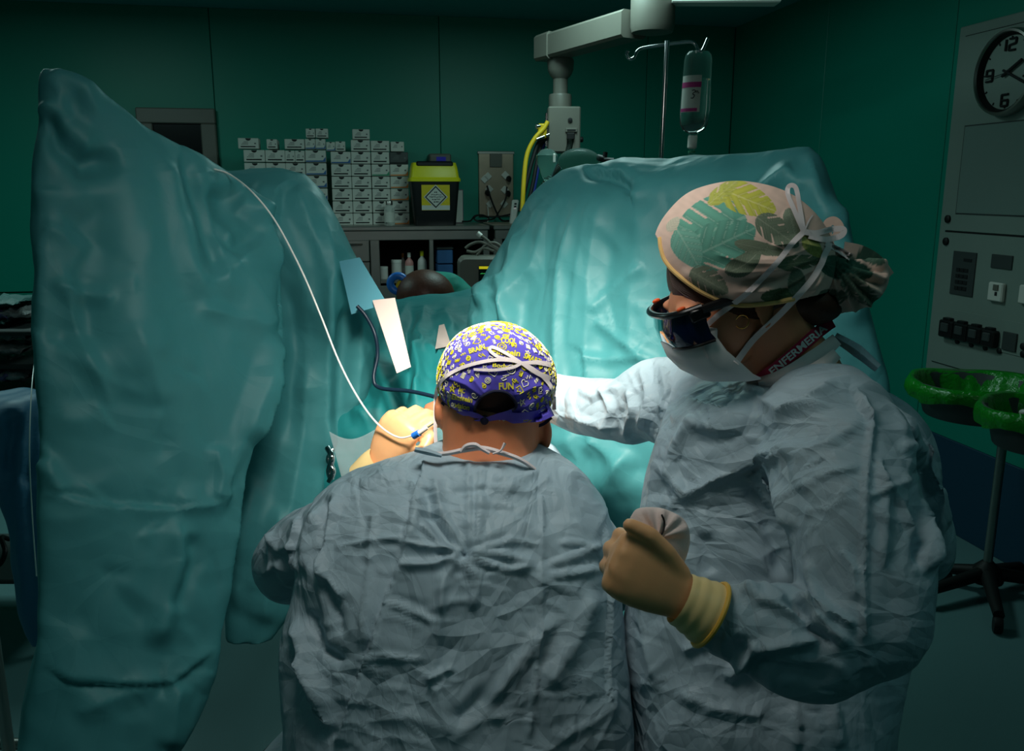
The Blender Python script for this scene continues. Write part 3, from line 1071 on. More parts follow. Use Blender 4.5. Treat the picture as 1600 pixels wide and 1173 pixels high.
for nm, lb, pts, rad, m_ in (
        ('power_cable', 'black power cable hanging from the left middle socket to the counter', [(761, 290, .0), (767, 310, -.02), (776, 332, -.05), (784, 344, -.1), (796, 345, -.12)], .006, 'rubber'),
        ('power_cable', 'black power cable falling from the right middle socket', [(792, 292, .0), (790, 310, -.03), (780, 330, -.06), (770, 342, -.1), (745, 345, -.14)], .005, 'rubber'),
        ('power_cable', 'black cable looped in a coil on the counter by the outlet plate', [(722, 346, -.2), (735, 345, -.22), (742, 337, -.24), (755, 336, -.24), (764, 342, -.23), (752, 347, -.22), (741, 342, -.21), (748, 336, -.2), (770, 339, -.2), (800, 334, -.18), (812, 328, -.16)], .005, 'rubber'),
        ('power_cable', 'thin white cord hanging from the lowest left socket', [(762, 322, -.01), (763, 335, -.03), (762, 349, -.08)], .004, 'white')):
    pth = cable_path(pts, YB - .05)
    pth[:, 2] = np.maximum(pth[:, 2], zt + rad * 1.02)
    mk(nm, MB().tube(pth, rad, 8), M[m_], label=lb, cat='cable', group='cables at the outlet plate')

v = RY(801, 350, YF + .15)
v[2] = zt + .001
t = thing('handset', 'white handheld remote leaning at the drape edge on the counter', 'remote', v)
ax_ = np.array([EX, EY, unit(EZ + EX * .12)])
mk('case', MB().box(v + ax_[2] * .075, (.042, .03, .15), ax_, .012), M['white'], t)
for k, (z_, m_) in enumerate(((.125, 'ink'), (.108, 'ink'), (.097, 'scr_w'))):
    mk('key', MB().box(v + ax_[2] * z_ - EY * .016, (.014, .004, .01), ax_, .002), M[m_], t, smooth=False)

# ------------------------------------------------------------------ ceiling pendant with boom and hoses
dP = 4.25
t = thing('ceiling_pendant', 'grey ceiling pendant with a long boom and a gas outlet box', 'pendant', P(880, 238, dP))


def beam(mb, p0, p1, w0, h0, w1, h1, side, bev=.01):
    dirv = unit(p1 - p0)
    upv = np.array([0, 0, 1.0])
    rings = []
    for p, w_, h_ in ((p0, w0, h0), (p1, w1, h1)):
        rg = []
        for (a_, b_) in ((-1, -.8), (-.8, -1), (.8, -1), (1, -.8), (1, .8), (.8, 1), (-.8, 1), (-1, .8)):
            rg.append(p + side * a_ * w_ / 2 + upv * b_ * h_ / 2)
        rings.append(rg)
    mb.loft(rings)


pL, pR = P(862, 74, dP), P(990, 38, 3.75)
sd = unit(np.cross(unit(pR - pL), EZ))
mk('boom', MB() and (lambda b: (beam(b, pL, pR, .12, .115, .14, .115, sd), b)[1])(MB()), M['grey'], t, ang=.5)
pe = unit(pR - pL)
mb = MB()
beam(mb, pL - pe * .06, pL + pe * .05, .13, .12, .135, .125, sd)
mk('elbow_cap', mb, M['grey'], t, ang=.5)
pj = P(1020, 18, 3.7)
mk('joint_housing', MB().lathe([(.06, -.09), (.088, -.085), (.095, -.06), (.095, .1), (.07, .14), (.06, ZC - pj[2])], pj, n=28), M['grey'], t)
mb = MB()
beam(mb, P(1048, -3, 3.65), P(1215, -4, 3.3), .1, .05, .1, .05, np.array([0, 1.0, 0]))
mk('lamp_arm', mb, M['white'], t, ang=.5)
pc = P(876, 92, dP)
s_ = dP / FPX
mk('column', MB().lathe([(12 * s_, -80 * s_), (12 * s_, -54 * s_), (11.5 * s_, -50 * s_), (11.5 * s_, -30 * s_), (17 * s_, -24 * s_), (20 * s_, -17 * s_), (21 * s_, -4 * s_), (20 * s_, 0), (8 * s_, 4 * s_)], pc, n=28), M['grey'], t)
mk('collar', MB().lathe([(18 * s_, -84 * s_), (18 * s_, -56 * s_), (17 * s_, -53 * s_), (12 * s_, -52 * s_)], pc, n=28), M['grey'], t)
bc = P(880, 204, dP)
AXP = np.array([RT, [0, 1, 0], EZ])
ob = mk('outlet_box', MB().box(bc, (50 * s_, .16, 68 * s_), AXP, .006), M['grey'], t, smooth=False)
mk('outlet', MB().lathe([(.011, 0), (.011, .006), (.007, .007)], bc + [9 * s_, -.08, 14 * s_], (0, -1, 0), 18), M['rubber'], ob)
mk('socket', MB().box(bc + [11 * s_, -.083, -1 * s_], (18 * s_, .012, 6 * s_), AXP, .002), M['grey'], ob, smooth=False)
mk('socket_slot', MB().box(bc + [11 * s_, -.0895, -1 * s_], (13 * s_, .003, 2 * s_), AXP), M['ink'], ob, smooth=False)
mk('gas_port', MB().box(bc + [10 * s_, -.086, -10 * s_], (12 * s_, .02, 10 * s_), AXP, .003), M['rubber'], ob, smooth=False)
mk('side_knob', MB().lathe([(.012, 0), (.014, .012), (.01, .018)], bc + [25 * s_, -.03, -14 * s_], (1, 0, 0), 14), M['rubber'], ob)
mk('side_rail', MB().box(bc + [-27 * s_, -.06, 0], (4 * s_, .02, 50 * s_), AXP, .002), M['chrome'], ob, smooth=False)
HD = {'yellow gas hos': 0, 'black gas hose': .03, 'dark blue gas ': .085, 'corrugated dar': 0}
HD['black gas hose'] = .03
for nm, lb, pts, rad, m_ in (
        ('gas_hose', 'yellow gas hose curving down from the pendant box', [(856, 190), (849, 202), (836, 216), (824, 240), (819, 275), (816, 330)], .011, 'yhose'),
        ('gas_hose', 'black gas hose, leftmost of the dark hoses under the pendant', [(855, 216), (842, 222), (832, 250), (824, 280), (812, 330)], .010, 'rubber'),
        ('gas_hose', 'black gas hose between the leftmost black one and the blue one', [(857, 218), (846, 226), (839, 252), (833, 285), (822, 330)], .009, 'rubber'),
        ('gas_hose', 'dark blue gas hose under the pendant', [(858, 218), (848, 232), (842, 258), (836, 290), (828, 330)], .008, 'bhose'),
        ('gas_hose', 'corrugated dark hose leaving the front of the pendant box', [(891, 218), (890, 228), (884, 246), (872, 262), (858, 278), (835, 310)], .014, 'ghose')):
    pth = smooth_path([P(x, y, dP - .1 + HD[lb[:14]] + (.025 if 'between' in lb else 0)) for x, y in pts], 40)
    rr_ = rad
    if 'corrugated' in lb:
        pth = smooth_path([P(x, y, dP - .17) for x, y in pts], 90)
        rr_ = rad * (1 + .12 * np.cos(np.arange(90) * math.pi))
    mk(nm, MB().tube(pth, rr_, 10), M[m_], label=lb, cat='hose', group='hoses of the ceiling pendant')
mk('hose_coupling', MB().tube([P(838, 198, dP - .1), P(856, 196, dP - .08)], .012, 12).tube([P(838, 218, dP - .1), P(858, 210, dP - .08)], .008, 12), M['chrome'], t)
mk('valve_body', MB().box(P(847, 205, dP - .08), (14 * s_, .04, 22 * s_), AXP, .006), M['yhose'], t)

# breathing bag and mask behind the right drape
def pix_ell(mb, px, py, d, rx, ry, rz, rot=0.0, nu=32, nv=20):
    s = d / FPX
    c, q = math.cos(math.radians(rot)), math.sin(math.radians(rot))
    ax = np.array([RT * c - UP * q, UP * c + RT * q, -FW])
    return mb.ell(P(px, py, d), (rx * s, ry * s, rz), ax, nu, nv)


t = thing('breathing_bag', 'clear green resuscitation bag with black valve behind the right drape', 'breathing bag', P(915, 270, 3.4))
mk('bag', pix_ell(MB(), 905, 252, 3.4, 33, 20, .055), M['gmask'], t)
mk('valve', MB().tube([P(934, 246, 3.4), P(946, 249, 3.38)], .013, 12).tube([P(944, 252, 3.38), P(946, 238, 3.38)], .009, 12).tube([P(944, 251, 3.38), P(959, 252, 3.37)], .013, 12), M['rubber'], t)
t = thing('breathing_mask', 'clear pointed bag hanging under the pendant box', 'bag', P(852, 280, 4.0))
mk('bag', MB().lathe([(.004, -.11), (.02, -.08), (.045, -.02), (.05, .02), (.03, .045), (.012, .05)], P(855, 250, 4.0), n=20, sx=1), M['gmask'], t)
mk('clip', MB().box(P(866, 247, 3.95), (.012, .012, .04), None, .003), M['white'], t, smooth=False)

# ------------------------------------------------------------------ drip stand and bottle
dI = 3.15
sI = dI / FPX
pt, pb = P(1038, 70, dI), P(1033, 248, dI)
pt = np.array([pb[0] + .006, pb[1], pt[2]])
t = thing('drip_stand', 'steel drip stand with two hooks rising behind the right drape', 'drip stand', [pb[0], pb[1], 0])
mk('pole', MB().tube([[pb[0], pb[1], .05], pb, pt], .0085, 14), M['chrome'], t)
hk = [(981, 80), (979, 86), (984, 92), (991, 90), (996, 80), (1006, 75), (1038, 70), (1070, 66), (1082, 66), (1088, 72), (1091, 80), (1096, 80), (1100, 74), (1106, 60)]
mk('hook_bar', MB().tube(smooth_path([P(x, y, dI) for x, y in hk], 70), .006, 10), M['chrome'], t)
mb = MB()
for k in range(5):
    an = 2 * math.pi * k / 5
    mb.tube([[pb[0], pb[1], .07], [pb[0] + .28 * math.cos(an), pb[1] + .28 * math.sin(an), .03]], .014, 8)
mk('foot', mb, M['steel'], t)
bt = P(1092, 80, dI)
t = thing('drip_bottle', 'clear drip bottle with a pink-edged label hanging from the stand', 'drip bottle', P(1090, 245, dI))
ax_ = unit(P(1092, 80, dI) - P(1089, 206, dI))
ax_ = unit(EZ + .03 * RT)
prof = [(.006, 4), (.012, 1), (16, -1), (20, -6), (21.5, -14), (22.5, -60), (23, -90), (22, -110), (17, -119), (8, -124), (7, -128)]
prof = [(max(r, .3) * sI, z * sI) for r, z in prof]
mk('bottle', MB().lathe(prof[::-1], bt, ax_, 36), M['glass'], t)
lev = [(22.0 * sI * .97, -42 * sI), (22.5 * sI * .97, -60 * sI), (23 * sI * .97, -90 * sI), (22 * sI * .96, -110 * sI), (16.5 * sI, -118 * sI), (6 * sI, -122 * sI)]
mk('fluid', MB().lathe(lev[::-1], bt, ax_, 36), M['fluid'], t)
mk('hanger', MB().tube([P(1088, 84, dI), P(1089, 78, dI), P(1093, 77, dI), P(1096, 84, dI)], .003, 8), M['white'], t)
mk('neck', MB().lathe([(7 * sI, -127 * sI), (7.5 * sI, -130 * sI), (7.5 * sI, -146 * sI), (5 * sI, -148 * sI)][::-1], bt, ax_, 20), M['white'], t)
mk('drip_chamber', MB().lathe([(3 * sI, -147 * sI), (5 * sI, -152 * sI), (5.4 * sI, -156 * sI), (5.4 * sI, -172 * sI), (3 * sI, -178 * sI)][::-1], bt, ax_, 18), M['glass'], t)
mk('chamber_ring', MB().lathe([(5.8 * sI, -151 * sI), (5.8 * sI, -154 * sI)][::-1], bt, ax_, 18), M['greenp'], t)
mk('tube', MB().tube(smooth_path([bt - ax_ * 177 * sI, bt - ax_ * 200 * sI + [0, .02, 0], bt - ax_ * 250 * sI + [.02, .05, 0]], 16), .0025, 8), M['glass'], t)
# wrap-around label: an arc of the bottle wall


def arc_patch(a0, a1, z0, z1, rad, nu=14):
    G = []
    for z in (z0, z1):
        row = []
        for a_ in np.linspace(a0, a1, nu):
            row.append(bt + ax_ * z * sI + rad * sI * (math.sin(a_) * RT - math.cos(a_) * np.array([0, 1, 0])))
        G.append(row)
    return MB().grid(np.array(G)[::-1])


lab = mk('label', arc_patch(-1.35, .12, -93, -38, 23.4), M['card'], t)
mk('label_band', arc_patch(-1.35, .12, -56, -48, 23.7), M['pink'], lab)
mk('label_band', arc_patch(-1.35, -.05, -92, -87, 23.7), M['pink'], lab)


def stroke_on_bottle(pts, wpx):
    p = smooth_path([(x, y, 0) for x, y in pts], 24)
    path = []
    for x, y, _ in p:
        an = math.asin(max(-1, min(1, (x - 1090.5) / 23.9)))
        path.append(bt + ax_ * (80 - y) * sI + 24.0 * sI * (math.sin(an) * RT - math.cos(an) * np.array([0, 1, 0])))
    return MB().tube(path, wpx * sI / 2, 6)


mk('handwriting', stroke_on_bottle([(1080, 141), (1083, 140), (1085, 142), (1081, 146), (1084, 148), (1082, 152), (1079, 152)], 1.3), M['ink'], lab)
mk('handwriting', stroke_on_bottle([(1088, 141), (1086, 142), (1086, 144), (1089, 142), (1089, 145), (1091, 144)], 1.0), M['ink'], lab)

# ------------------------------------------------------------------ wall service panel with clock
XP = XR - .02


def rp(px, py, x=XP):
    q = RX(px, py, x)
    return float(q @ EY), float(q[2])


yA, zA = rp(1492, 45)
_, zB = rp(1455, 578)
yl = rp(1474, 300)[0]
yr_ = yl - 1.15
t = thing('service_panel', 'large grey enamel service panel on the right wall', 'wall panel', room(XR, (yl + yr_) / 2, zB))
mk('backing', rbx(XP, XR - .0005, yr_, yl, zB, zA, bev=.004), M['panel'], t, smooth=False)
zm = rp(1478, 361)[1]
ins = .045
for z0, z1 in ((zm + .004, zA - ins), (zB + ins, zm - .004)):
    mk('front_plate', rbx(XP - .008, XP, yr_ + ins, yl - ins, z0, z1, bev=.002), M['panel'], t, smooth=False)
    mk('plate_gap', rbx(XP - .0015, XP, yr_ + ins - .004, yl - ins + .004, z0 - .004, z1 + .004), M['ink'], t, smooth=False)
XF = XP - .008


def pbox(px0, py0, px1, py1, th, bev=.002):
    """box on the panel front between two pixels"""
    y0, z0 = rp(px0, (py0 + py1) / 2, XF)
    y1, _ = rp(px1, (py0 + py1) / 2, XF)
    pm = (px0 + px1) / 2
    za, zb = rp(pm, py0, XF)[1], rp(pm, py1, XF)[1]
    return rbx(XF - th, XF, y1, y0, zb, za, bev=bev)


y0, z0 = rp(1508, 196, XF)
_, z1 = rp(1505, 335, XF)
mk('viewer_rim', rbx(XF - .002, XF, yr_ + .12, y0, z1, z0), M['dark_grey'], t, smooth=False)
mk('film_viewer', rbx(XF - .004, XF, yr_ + .125, y0 - .006, z1 + .006, z0 - .006), M['panel_in'], t, smooth=False)
for px, py in ((1482, 342), (1479, 377)):
    y_, z_ = rp(px, py, XF)
    mk('lock_knob', MB().lathe([(.017, 0), (.017, .008), (.012, .012)], room(XF, y_, z_), -EX, 18), M['rubber'], t)
kp = mk('keypad', pbox(1488, 393, 1524, 462, .006), M['dark_grey'], t, smooth=False)
yk, zk = rp(1506, 427, XF)
ya, yb2 = rp(1488, 427, XF)[0], rp(1524, 427, XF)[0]
za, zb2 = rp(1506, 393, XF)[1], rp(1506, 462, XF)[1]
for i in range(3):
    for j in range(4):
        yy = ya + (yb2 - ya) * (.3 + .18 * i)
        zz = za + (zb2 - za) * (.42 + .14 * j)
        mk('key', rbx(XF - .009, XF - .006, yy - .011, yy + .011, zz - .008, zz + .008, bev=.002), M['ink'], kp, smooth=False)
mk('readout', rbx(XF - .0075, XF - .006, ya + (yb2 - ya) * .85, ya + (yb2 - ya) * .5, za + (zb2 - za) * .22, za + (zb2 - za) * .15), M['ink'], kp, smooth=False)
dp = mk('display', pbox(1550, 398, 1583, 420, .006), M['dark_grey'], t, smooth=False)
mk('switch', pbox(1549, 441, 1572, 471, .02, .006), M['white'], t, smooth=False)
mk('switch', pbox(1597, 446, 1625, 476, .02, .006), M['white'], t, smooth=False)
y_, z_ = rp(1556, 459, XF - .02)
mk('switch_lamp', rbx(XF - .022, XF - .019, y_ - .006, y_ + .006, z_ - .008, z_ + .008), M['ink'], t, smooth=False)
y_, z_ = rp(1556, 453, XF - .02)
mk('switch_rocker', rbx(XF - .025, XF - .019, y_ - .014, y_ + .014, z_ - .002, z_ + .022, bev=.003), M['grey'], t, smooth=False)
mk('socket_rail', pbox(1476, 497, 1640, 548, .004), M['panel'], t, smooth=False)
for k in range(4):
    x_ = 1476 + k * 22
    y_ = 500 + k * 5
    sck = mk('power_socket', pbox(x_, y_, x_ + 21, y_ + 27, .035, .006), M['black'], t, smooth=False)
    mk('socket_flap', pbox(x_ + 5, y_ + 4, x_ + 17, y_ + 18, .042, .004), M['dark_grey'], sck, smooth=False)
    mk('socket_hinge', pbox(x_ + 5, y_ - 4, x_ + 16, y_ + 2, .028, .003), M['black'], sck, smooth=False)
    yk, zk = rp(x_ + 21, y_ + 33, XF)
    mk('status_button', MB().lathe([(.012, 0), (.012, .008), (.008, .011)], room(XF, yk, zk), -EX, 14), M['rubber'], t)
mk('blank_module', pbox(1569, 519, 1591, 548, .012), M['dark_grey'], t, smooth=False)
for z_ in (541, 553):
    yk, zk = rp(1601, z_, XF)
    mk('status_button', MB().lathe([(.014, 0), (.014, .01), (.01, .013)], room(XF, yk, zk), -EX, 14), M['rubber'], t)

cy, czk = rp(1573, 113, XF - .03)
RC = rp(1573, 45, XF - .03)[1] - czk
cc = room(XF, cy, czk)
t = thing('wall_clock', 'round wall clock with a silver rim on the service panel', 'clock', cc - EZ * RC)
mk('case', MB().lathe([(RC * .96, 0), (RC, .01), (RC, .035), (RC * .97, .05), (RC * .92, .052), (RC * .88, .04), (RC * .86, .03)], cc, -EX, 56, cap=False), M['steel'], t)
mk('inner_rim', MB().lathe([(RC * .885, .046), (RC * .85, .03), (RC * .84, .02)], cc, -EX, 56, cap=False), M['rubber'], t)
mk('dial', MB().lathe([(RC * .01, .02), (RC * .87, .02)], cc, -EX, 56, cap=False), M['panel'], t)
CU = -EY                                               # clock right as seen from the room


def clock_pt(x, y, off=.024):
    return cc + CU * x * RC + EZ * y * RC - EX * off


def digit(strokes, ox, oy, s_):
    mb = MB()
    for st in strokes:
        pth = [clock_pt(ox + x * s_, oy + y * s_) for x, y in st]
        for a_, b_ in zip(pth[:-1], pth[1:]):
            mb.tube([a_, b_], .0045, 6, flat=1.0)
    return mb


d2 = [[(0, 1), (.8, 1), (.8, .55), (0, .45), (0, 0), (.8, 0)]]
d1 = [[(0, 0), (0, 1)]]
d9 = [[(0, 0), (.8, 0), (.8, 1), (0, 1), (0, .5), (.8, .5)]]
d6 = [[(.8, 1), (0, 1), (0, 0), (.8, 0), (.8, .5), (0, .5)]]
d3 = [[(0, 1), (.8, 1), (.8, 0), (0, 0)], [(.1, .5), (.8, .5)]]
for st, ox, oy in ((d1, -.17, .5), (d2, -.06, .5), (d9, -.72, -.14), (d6, -.12, -.76), (d3, .5, -.14)):
    mk('numeral', digit(st, ox, oy, .26), M['ink'], t, smooth=False)
for k in range(12):
    an = math.radians(30 * k)
    p0, p1 = clock_pt(.82 * math.sin(an), .82 * math.cos(an), .022), clock_pt(.76 * math.sin(an), .76 * math.cos(an), .022)
    mk('tick', MB().tube([p0, p1], .003, 6), M['ink'], t)
for nm, an, l0, l1, r_ in (('hour_hand', 62, -.16, .5, .006), ('minute_hand', 116, -.14, .68, .005), ('second_hand', 262, -.1, .7, .0015)):
    an = math.radians(an)
    mk(nm, MB().tube([clock_pt(l0 * math.sin(an), l0 * math.cos(an), .03), clock_pt(l1 * math.sin(an), l1 * math.cos(an), .03)], r_, 6), M['ink'], t)

# ------------------------------------------------------------------ waste stands with green bags
bs = PZ(1541, 897, .075)
t = thing('waste_stand', 'steel waste stand on a black five-armed base at the right wall', 'waste stand', [bs[0], bs[1], 0])
dB = float(proj(bs[None])[2][0])
ptop = P(1563, 655, dB)
zt2 = float(ptop[2])
pole_top = np.array([bs[0], bs[1], zt2])
mk('pole', MB().tube([[bs[0], bs[1], .06], pole_top], .0165, 16), M['steel'], t)
mk('hub', MB().lathe([(.06, .05), (.062, .06), (.05, .1), (.02, .13)], [bs[0], bs[1], 0], n=20), M['rubber'], t)
for k, (px, py) in enumerate(((1447, 930), (1476, 893), (1578, 1022), (1612, 884), (1640, 915))):
    e = PZ(px, py, .05)
    dv = e - np.array([bs[0], bs[1], .05])
    dv = unit(dv) * min(.33, np.linalg.norm(dv))
    while (np.array([bs[0], bs[1], 0]) + dv) @ EX > XR - .06:
        dv = dv * .9
    e = np.array([bs[0], bs[1], 0.05]) + dv
    leg = mk('base_arm', MB().tube([[bs[0], bs[1], .085], [bs[0] + dv[0] * .5, bs[1] + dv[1] * .5, .075], [e[0], e[1], .065]], [.028, .024, .019], 10), M['rubber'], t)
    sdw = unit(np.cross(dv, EZ))
    mk('caster', MB().lathe([(.012, -.014), (.028, -.014), (.03, -.008), (.03, .008), (.028, .014), (.012, .014)], [e[0], e[1], .03], sdw, 18), M['rubber'], leg)


def bag_bin(px, py, rxp, d, label, rot):
    c = P(px, py, d)
    r = rxp * d / FPX
    t = thing('waste_bin', label, 'waste bin', c - EZ * .12, 'green-bagged bins on the waste stand')
    mk('bucket', MB().lathe([(r * .72, -.125), (r * .74, -.12), (r * .88, -.005), (r * .9, 0), (r * .87, -.006), (r * .71, -.118), (.01, -.118)], c, n=36), M['dark_grey'], t)
    mk('rim', MB().tube([c + np.array([math.cos(a_), math.sin(a_), 0]) * r * .93 for a_ in np.linspace(0, 2 * math.pi, 49)], .006, 8, cap=False), M['steel'], t)
    G = []
    na = 96
    for k, (rr_, z_, am) in enumerate(((1.0, -.052, .05), (1.03, -.03, .035), (1.03, -.008, .02), (.98, .012, .012), (.9, .008, .012), (.82, -.03, .03), (.74, -.07, .05), (.5, -.1, .05), (.05, -.105, 0))):
        row = []
        for j in range(na):
            a_ = 2 * math.pi * j / na
            wv = am * (math.sin(7 * a_ + rot) * .5 + math.sin(13 * a_ + 2 * rot + k * .3) * .4 + math.sin(23 * a_ + k * .5) * .3)
            zz = z_ + (.012 * math.sin(5 * a_ + rot) if k == 0 else 0) + (.006 * math.sin(3 * a_ + rot) if k in (3, 4) else 0)
            row.append(c + np.array([math.cos(a_), math.sin(a_), 0]) * r * (rr_ + wv) + EZ * zz)
        G.append(row)
    mk('bag', MB().grid(np.array(G), True), M['green_bag'], t, ang=4)
    mk('bracket', MB().tube([c + np.array([0, 0, -.06]) + unit(pole_top - c) * [r * .8, r * .8, 0], pole_top - EZ * .02], .008, 8), M['steel'], t)
    return t


b1 = bag_bin(1526, 598, 98, dB - .10, 'bin in a green bag, left of two on the waste stand', 0.5)
b2 = bag_bin(1636, 640, 96, dB - .52, 'bin in a green bag cut by the right edge of the view', 2.1)
mk('tissue', pix_ell(MB(), 1600, 644, dB - .5, 6, 5, .02), M['white'], label='white scrap of paper in the right green bag', cat='paper scrap')

# ------------------------------------------------------------------ trolley with packages at the far left
dT = 2.75
sT = dT / FPX
o0 = P(0, 600, dT)
t = thing('supply_trolley', 'dark open supply trolley at the left edge behind the drape', 'trolley', [o0[0] - .1, o0[1] + .1, 0])
TX0, TX1 = P(-190, 500, dT)[0], P(80, 500, dT)[0]
ty0, ty1 = o0[1] - .02, o0[1] + .38
zsh = [float(P(30, 512, dT)[2]), float(P(30, 566, dT)[2]), float(P(30, 612, dT)[2]), .25]
for z_ in zsh:
    mk('shelf', MB().box([(TX0 + TX1) / 2, (ty0 + ty1) / 2, z_ - .008], (TX1 - TX0, ty1 - ty0, .016), None, .004), M['dark_grey'], t, smooth=False)
for x_ in (TX0 + .015, TX1 - .015):
    for y_ in (ty0 + .015, ty1 - .015):
        mk('upright', MB().tube([[x_, y_, .06], [x_, y_, zsh[0] + .06]], .012, 10), M['steel'], t)
        mk('caster', MB().lathe([(.01, -.012), (.03, -.012), (.032, 0), (.03, .012), (.01, .012)], [x_, y_, .032], (1, 0, 0), 18), M['rubber'], t)
rr = random.Random(3)
pk = [(14, 500, 34, 7, 'mauve', 'mauve foil packet on the top shelf of the trolley, left one'), (46, 499, 22, 8, 'wrapw', 'white foil packet on the top shelf of the trolley'), (20, 488, 40, 4, 'dgreen', 'dark green folded wrap lying on the topmost packets'),
      (18, 545, 36, 6, 'wrapw', 'long white packet on the middle shelf of the trolley'), (42, 538, 26, 6, 'wrapw', 'short white packet leaning on the middle shelf'), (14, 530, 26, 5, 'dgreen', 'green wrapped packet above the long white packet'),
      (12, 600, 30, 9, 'mauve', 'mauve crumpled packet on the lowest visible shelf'), (44, 592, 24, 10, 'wrapw', 'white crumpled packet on the lowest visible shelf'), (20, 580, 22, 5, 'wrapw', 'clear thin packet above the mauve crumpled one')]
for (px, py, wx, hy, m_, lb), (si, lift) in zip(pk, ((0, 0), (0, 0), (0, 1), (1, 0), (1, 1), (1, 2), (2, 0), (2, 0), (2, 1))):
    rg = []
    c = P(px, py, dT + .1)
    c[2] = zsh[si] + (hy * sT * 1.2 + .003) * 1.3 + .012 + lift * .045
    n_ = 20
    G = []
    for sgn in (1, -1):
        pass
    mb = MB()
    for i in range(9):
        u_ = -1 + 2 * i / 8
        ring = []
        th = hy * sT * (1 - u_ * u_ * .8) * 1.2 + .003
        for j in range(n_):
            a_ = 2 * math.pi * j / n_
            ring.append(c + RT * (u_ * wx * sT) + np.array([0, 1, 0]) * .1 * math.cos(a_) * (1 + .08 * rr.uniform(-1, 1)) + EZ * (math.sin(a_) * th * (1 + .3 * rr.uniform(-1, 1)) + .004 * rr.uniform(-1, 1) + u_ * .01 * rr.uniform(-1, 1)))
        rg.append(ring)
    mb.loft(rg)
    mk('supply_packet', mb, M[m_], ang=4, label=lb, cat='packet', group='packets on the supply trolley')

# ================================================================== the draped patient
def RNGS(k):
    return np.random.default_rng(k)


# --- left leg drape: tent over the raised foot, knee column behind it
mb = MB()
mbk = MB()
mb.loft(ringloft([
    (104, 66, 76, 1.50, 1.50, .006, .01), (112, 62, 108, 1.50, 1.51, .015, .02), (130, 60, 150, 1.50, 1.53, .022, .03),
    (160, 59, 182, 1.50, 1.56, .028, .04), (200, 58, 230, 1.49, 1.62, .032, .05), (240, 57, 300, 1.48, 1.71, .036, .06),
    (268, 56, 352, 1.48, 1.78, .036, .07), (300, 56, 392, 1.47, 1.82, .036, .08), (400, 55, 434, 1.46, 1.82, .036, .1),
    (520, 56, 443, 1.45, 1.78, .034, .1), (600, 58, 424, 1.44, 1.74, .034, .1), (700, 62, 396, 1.44, 1.69, .034, .1),
    (780, 62, 376, 1.43, 1.66, .036, .1), (900, 60, 360, 1.42, 1.62, .038, .1), (1000, 58, 346, 1.41, 1.58, .04, .1),
    (1050, 48, 338, 1.40, 1.56, .045, .1), (1100, 38, 320, 1.40, 1.54, .05, .1), (1173, 26, 280, 1.39, 1.5, .05, .1),
    (1290, 20, 262, 1.38, 1.48, .05, .1)], 110, 80, 2.6))
mbk.loft(ringloft([
    (263, 385, 440, 1.99, 1.98, .03, .03), (272, 350, 478, 1.97, 1.98, .06, .08), (300, 335, 506, 1.95, 1.97, .075, .10),
    (340, 325, 526, 1.94, 1.97, .08, .12), (400, 320, 556, 1.93, 1.98, .08, .13), (460, 325, 592, 1.93, 2.0, .075, .14),
    (520, 335, 592, 1.93, 2.02, .07, .14), (600, 345, 580, 1.92, 2.02, .07, .14), (660, 350, 566, 1.92, 2.02, .07, .14),
    (720, 350, 515, 1.92, 1.98, .06, .12), (800, 350, 500, 1.9, 1.96, .06, .12), (900, 350, 470, 1.89, 1.93, .05, .1),
    (960, 350, 450, 1.88, 1.92, .04, .08), (1000, 352, 425, 1.88, 1.9, .03, .04)], 80, 70, 2.6))
V, Fc = remesh(mb, .0065, 3)
Vk, Fk = remesh(mbk, .0075, 3)
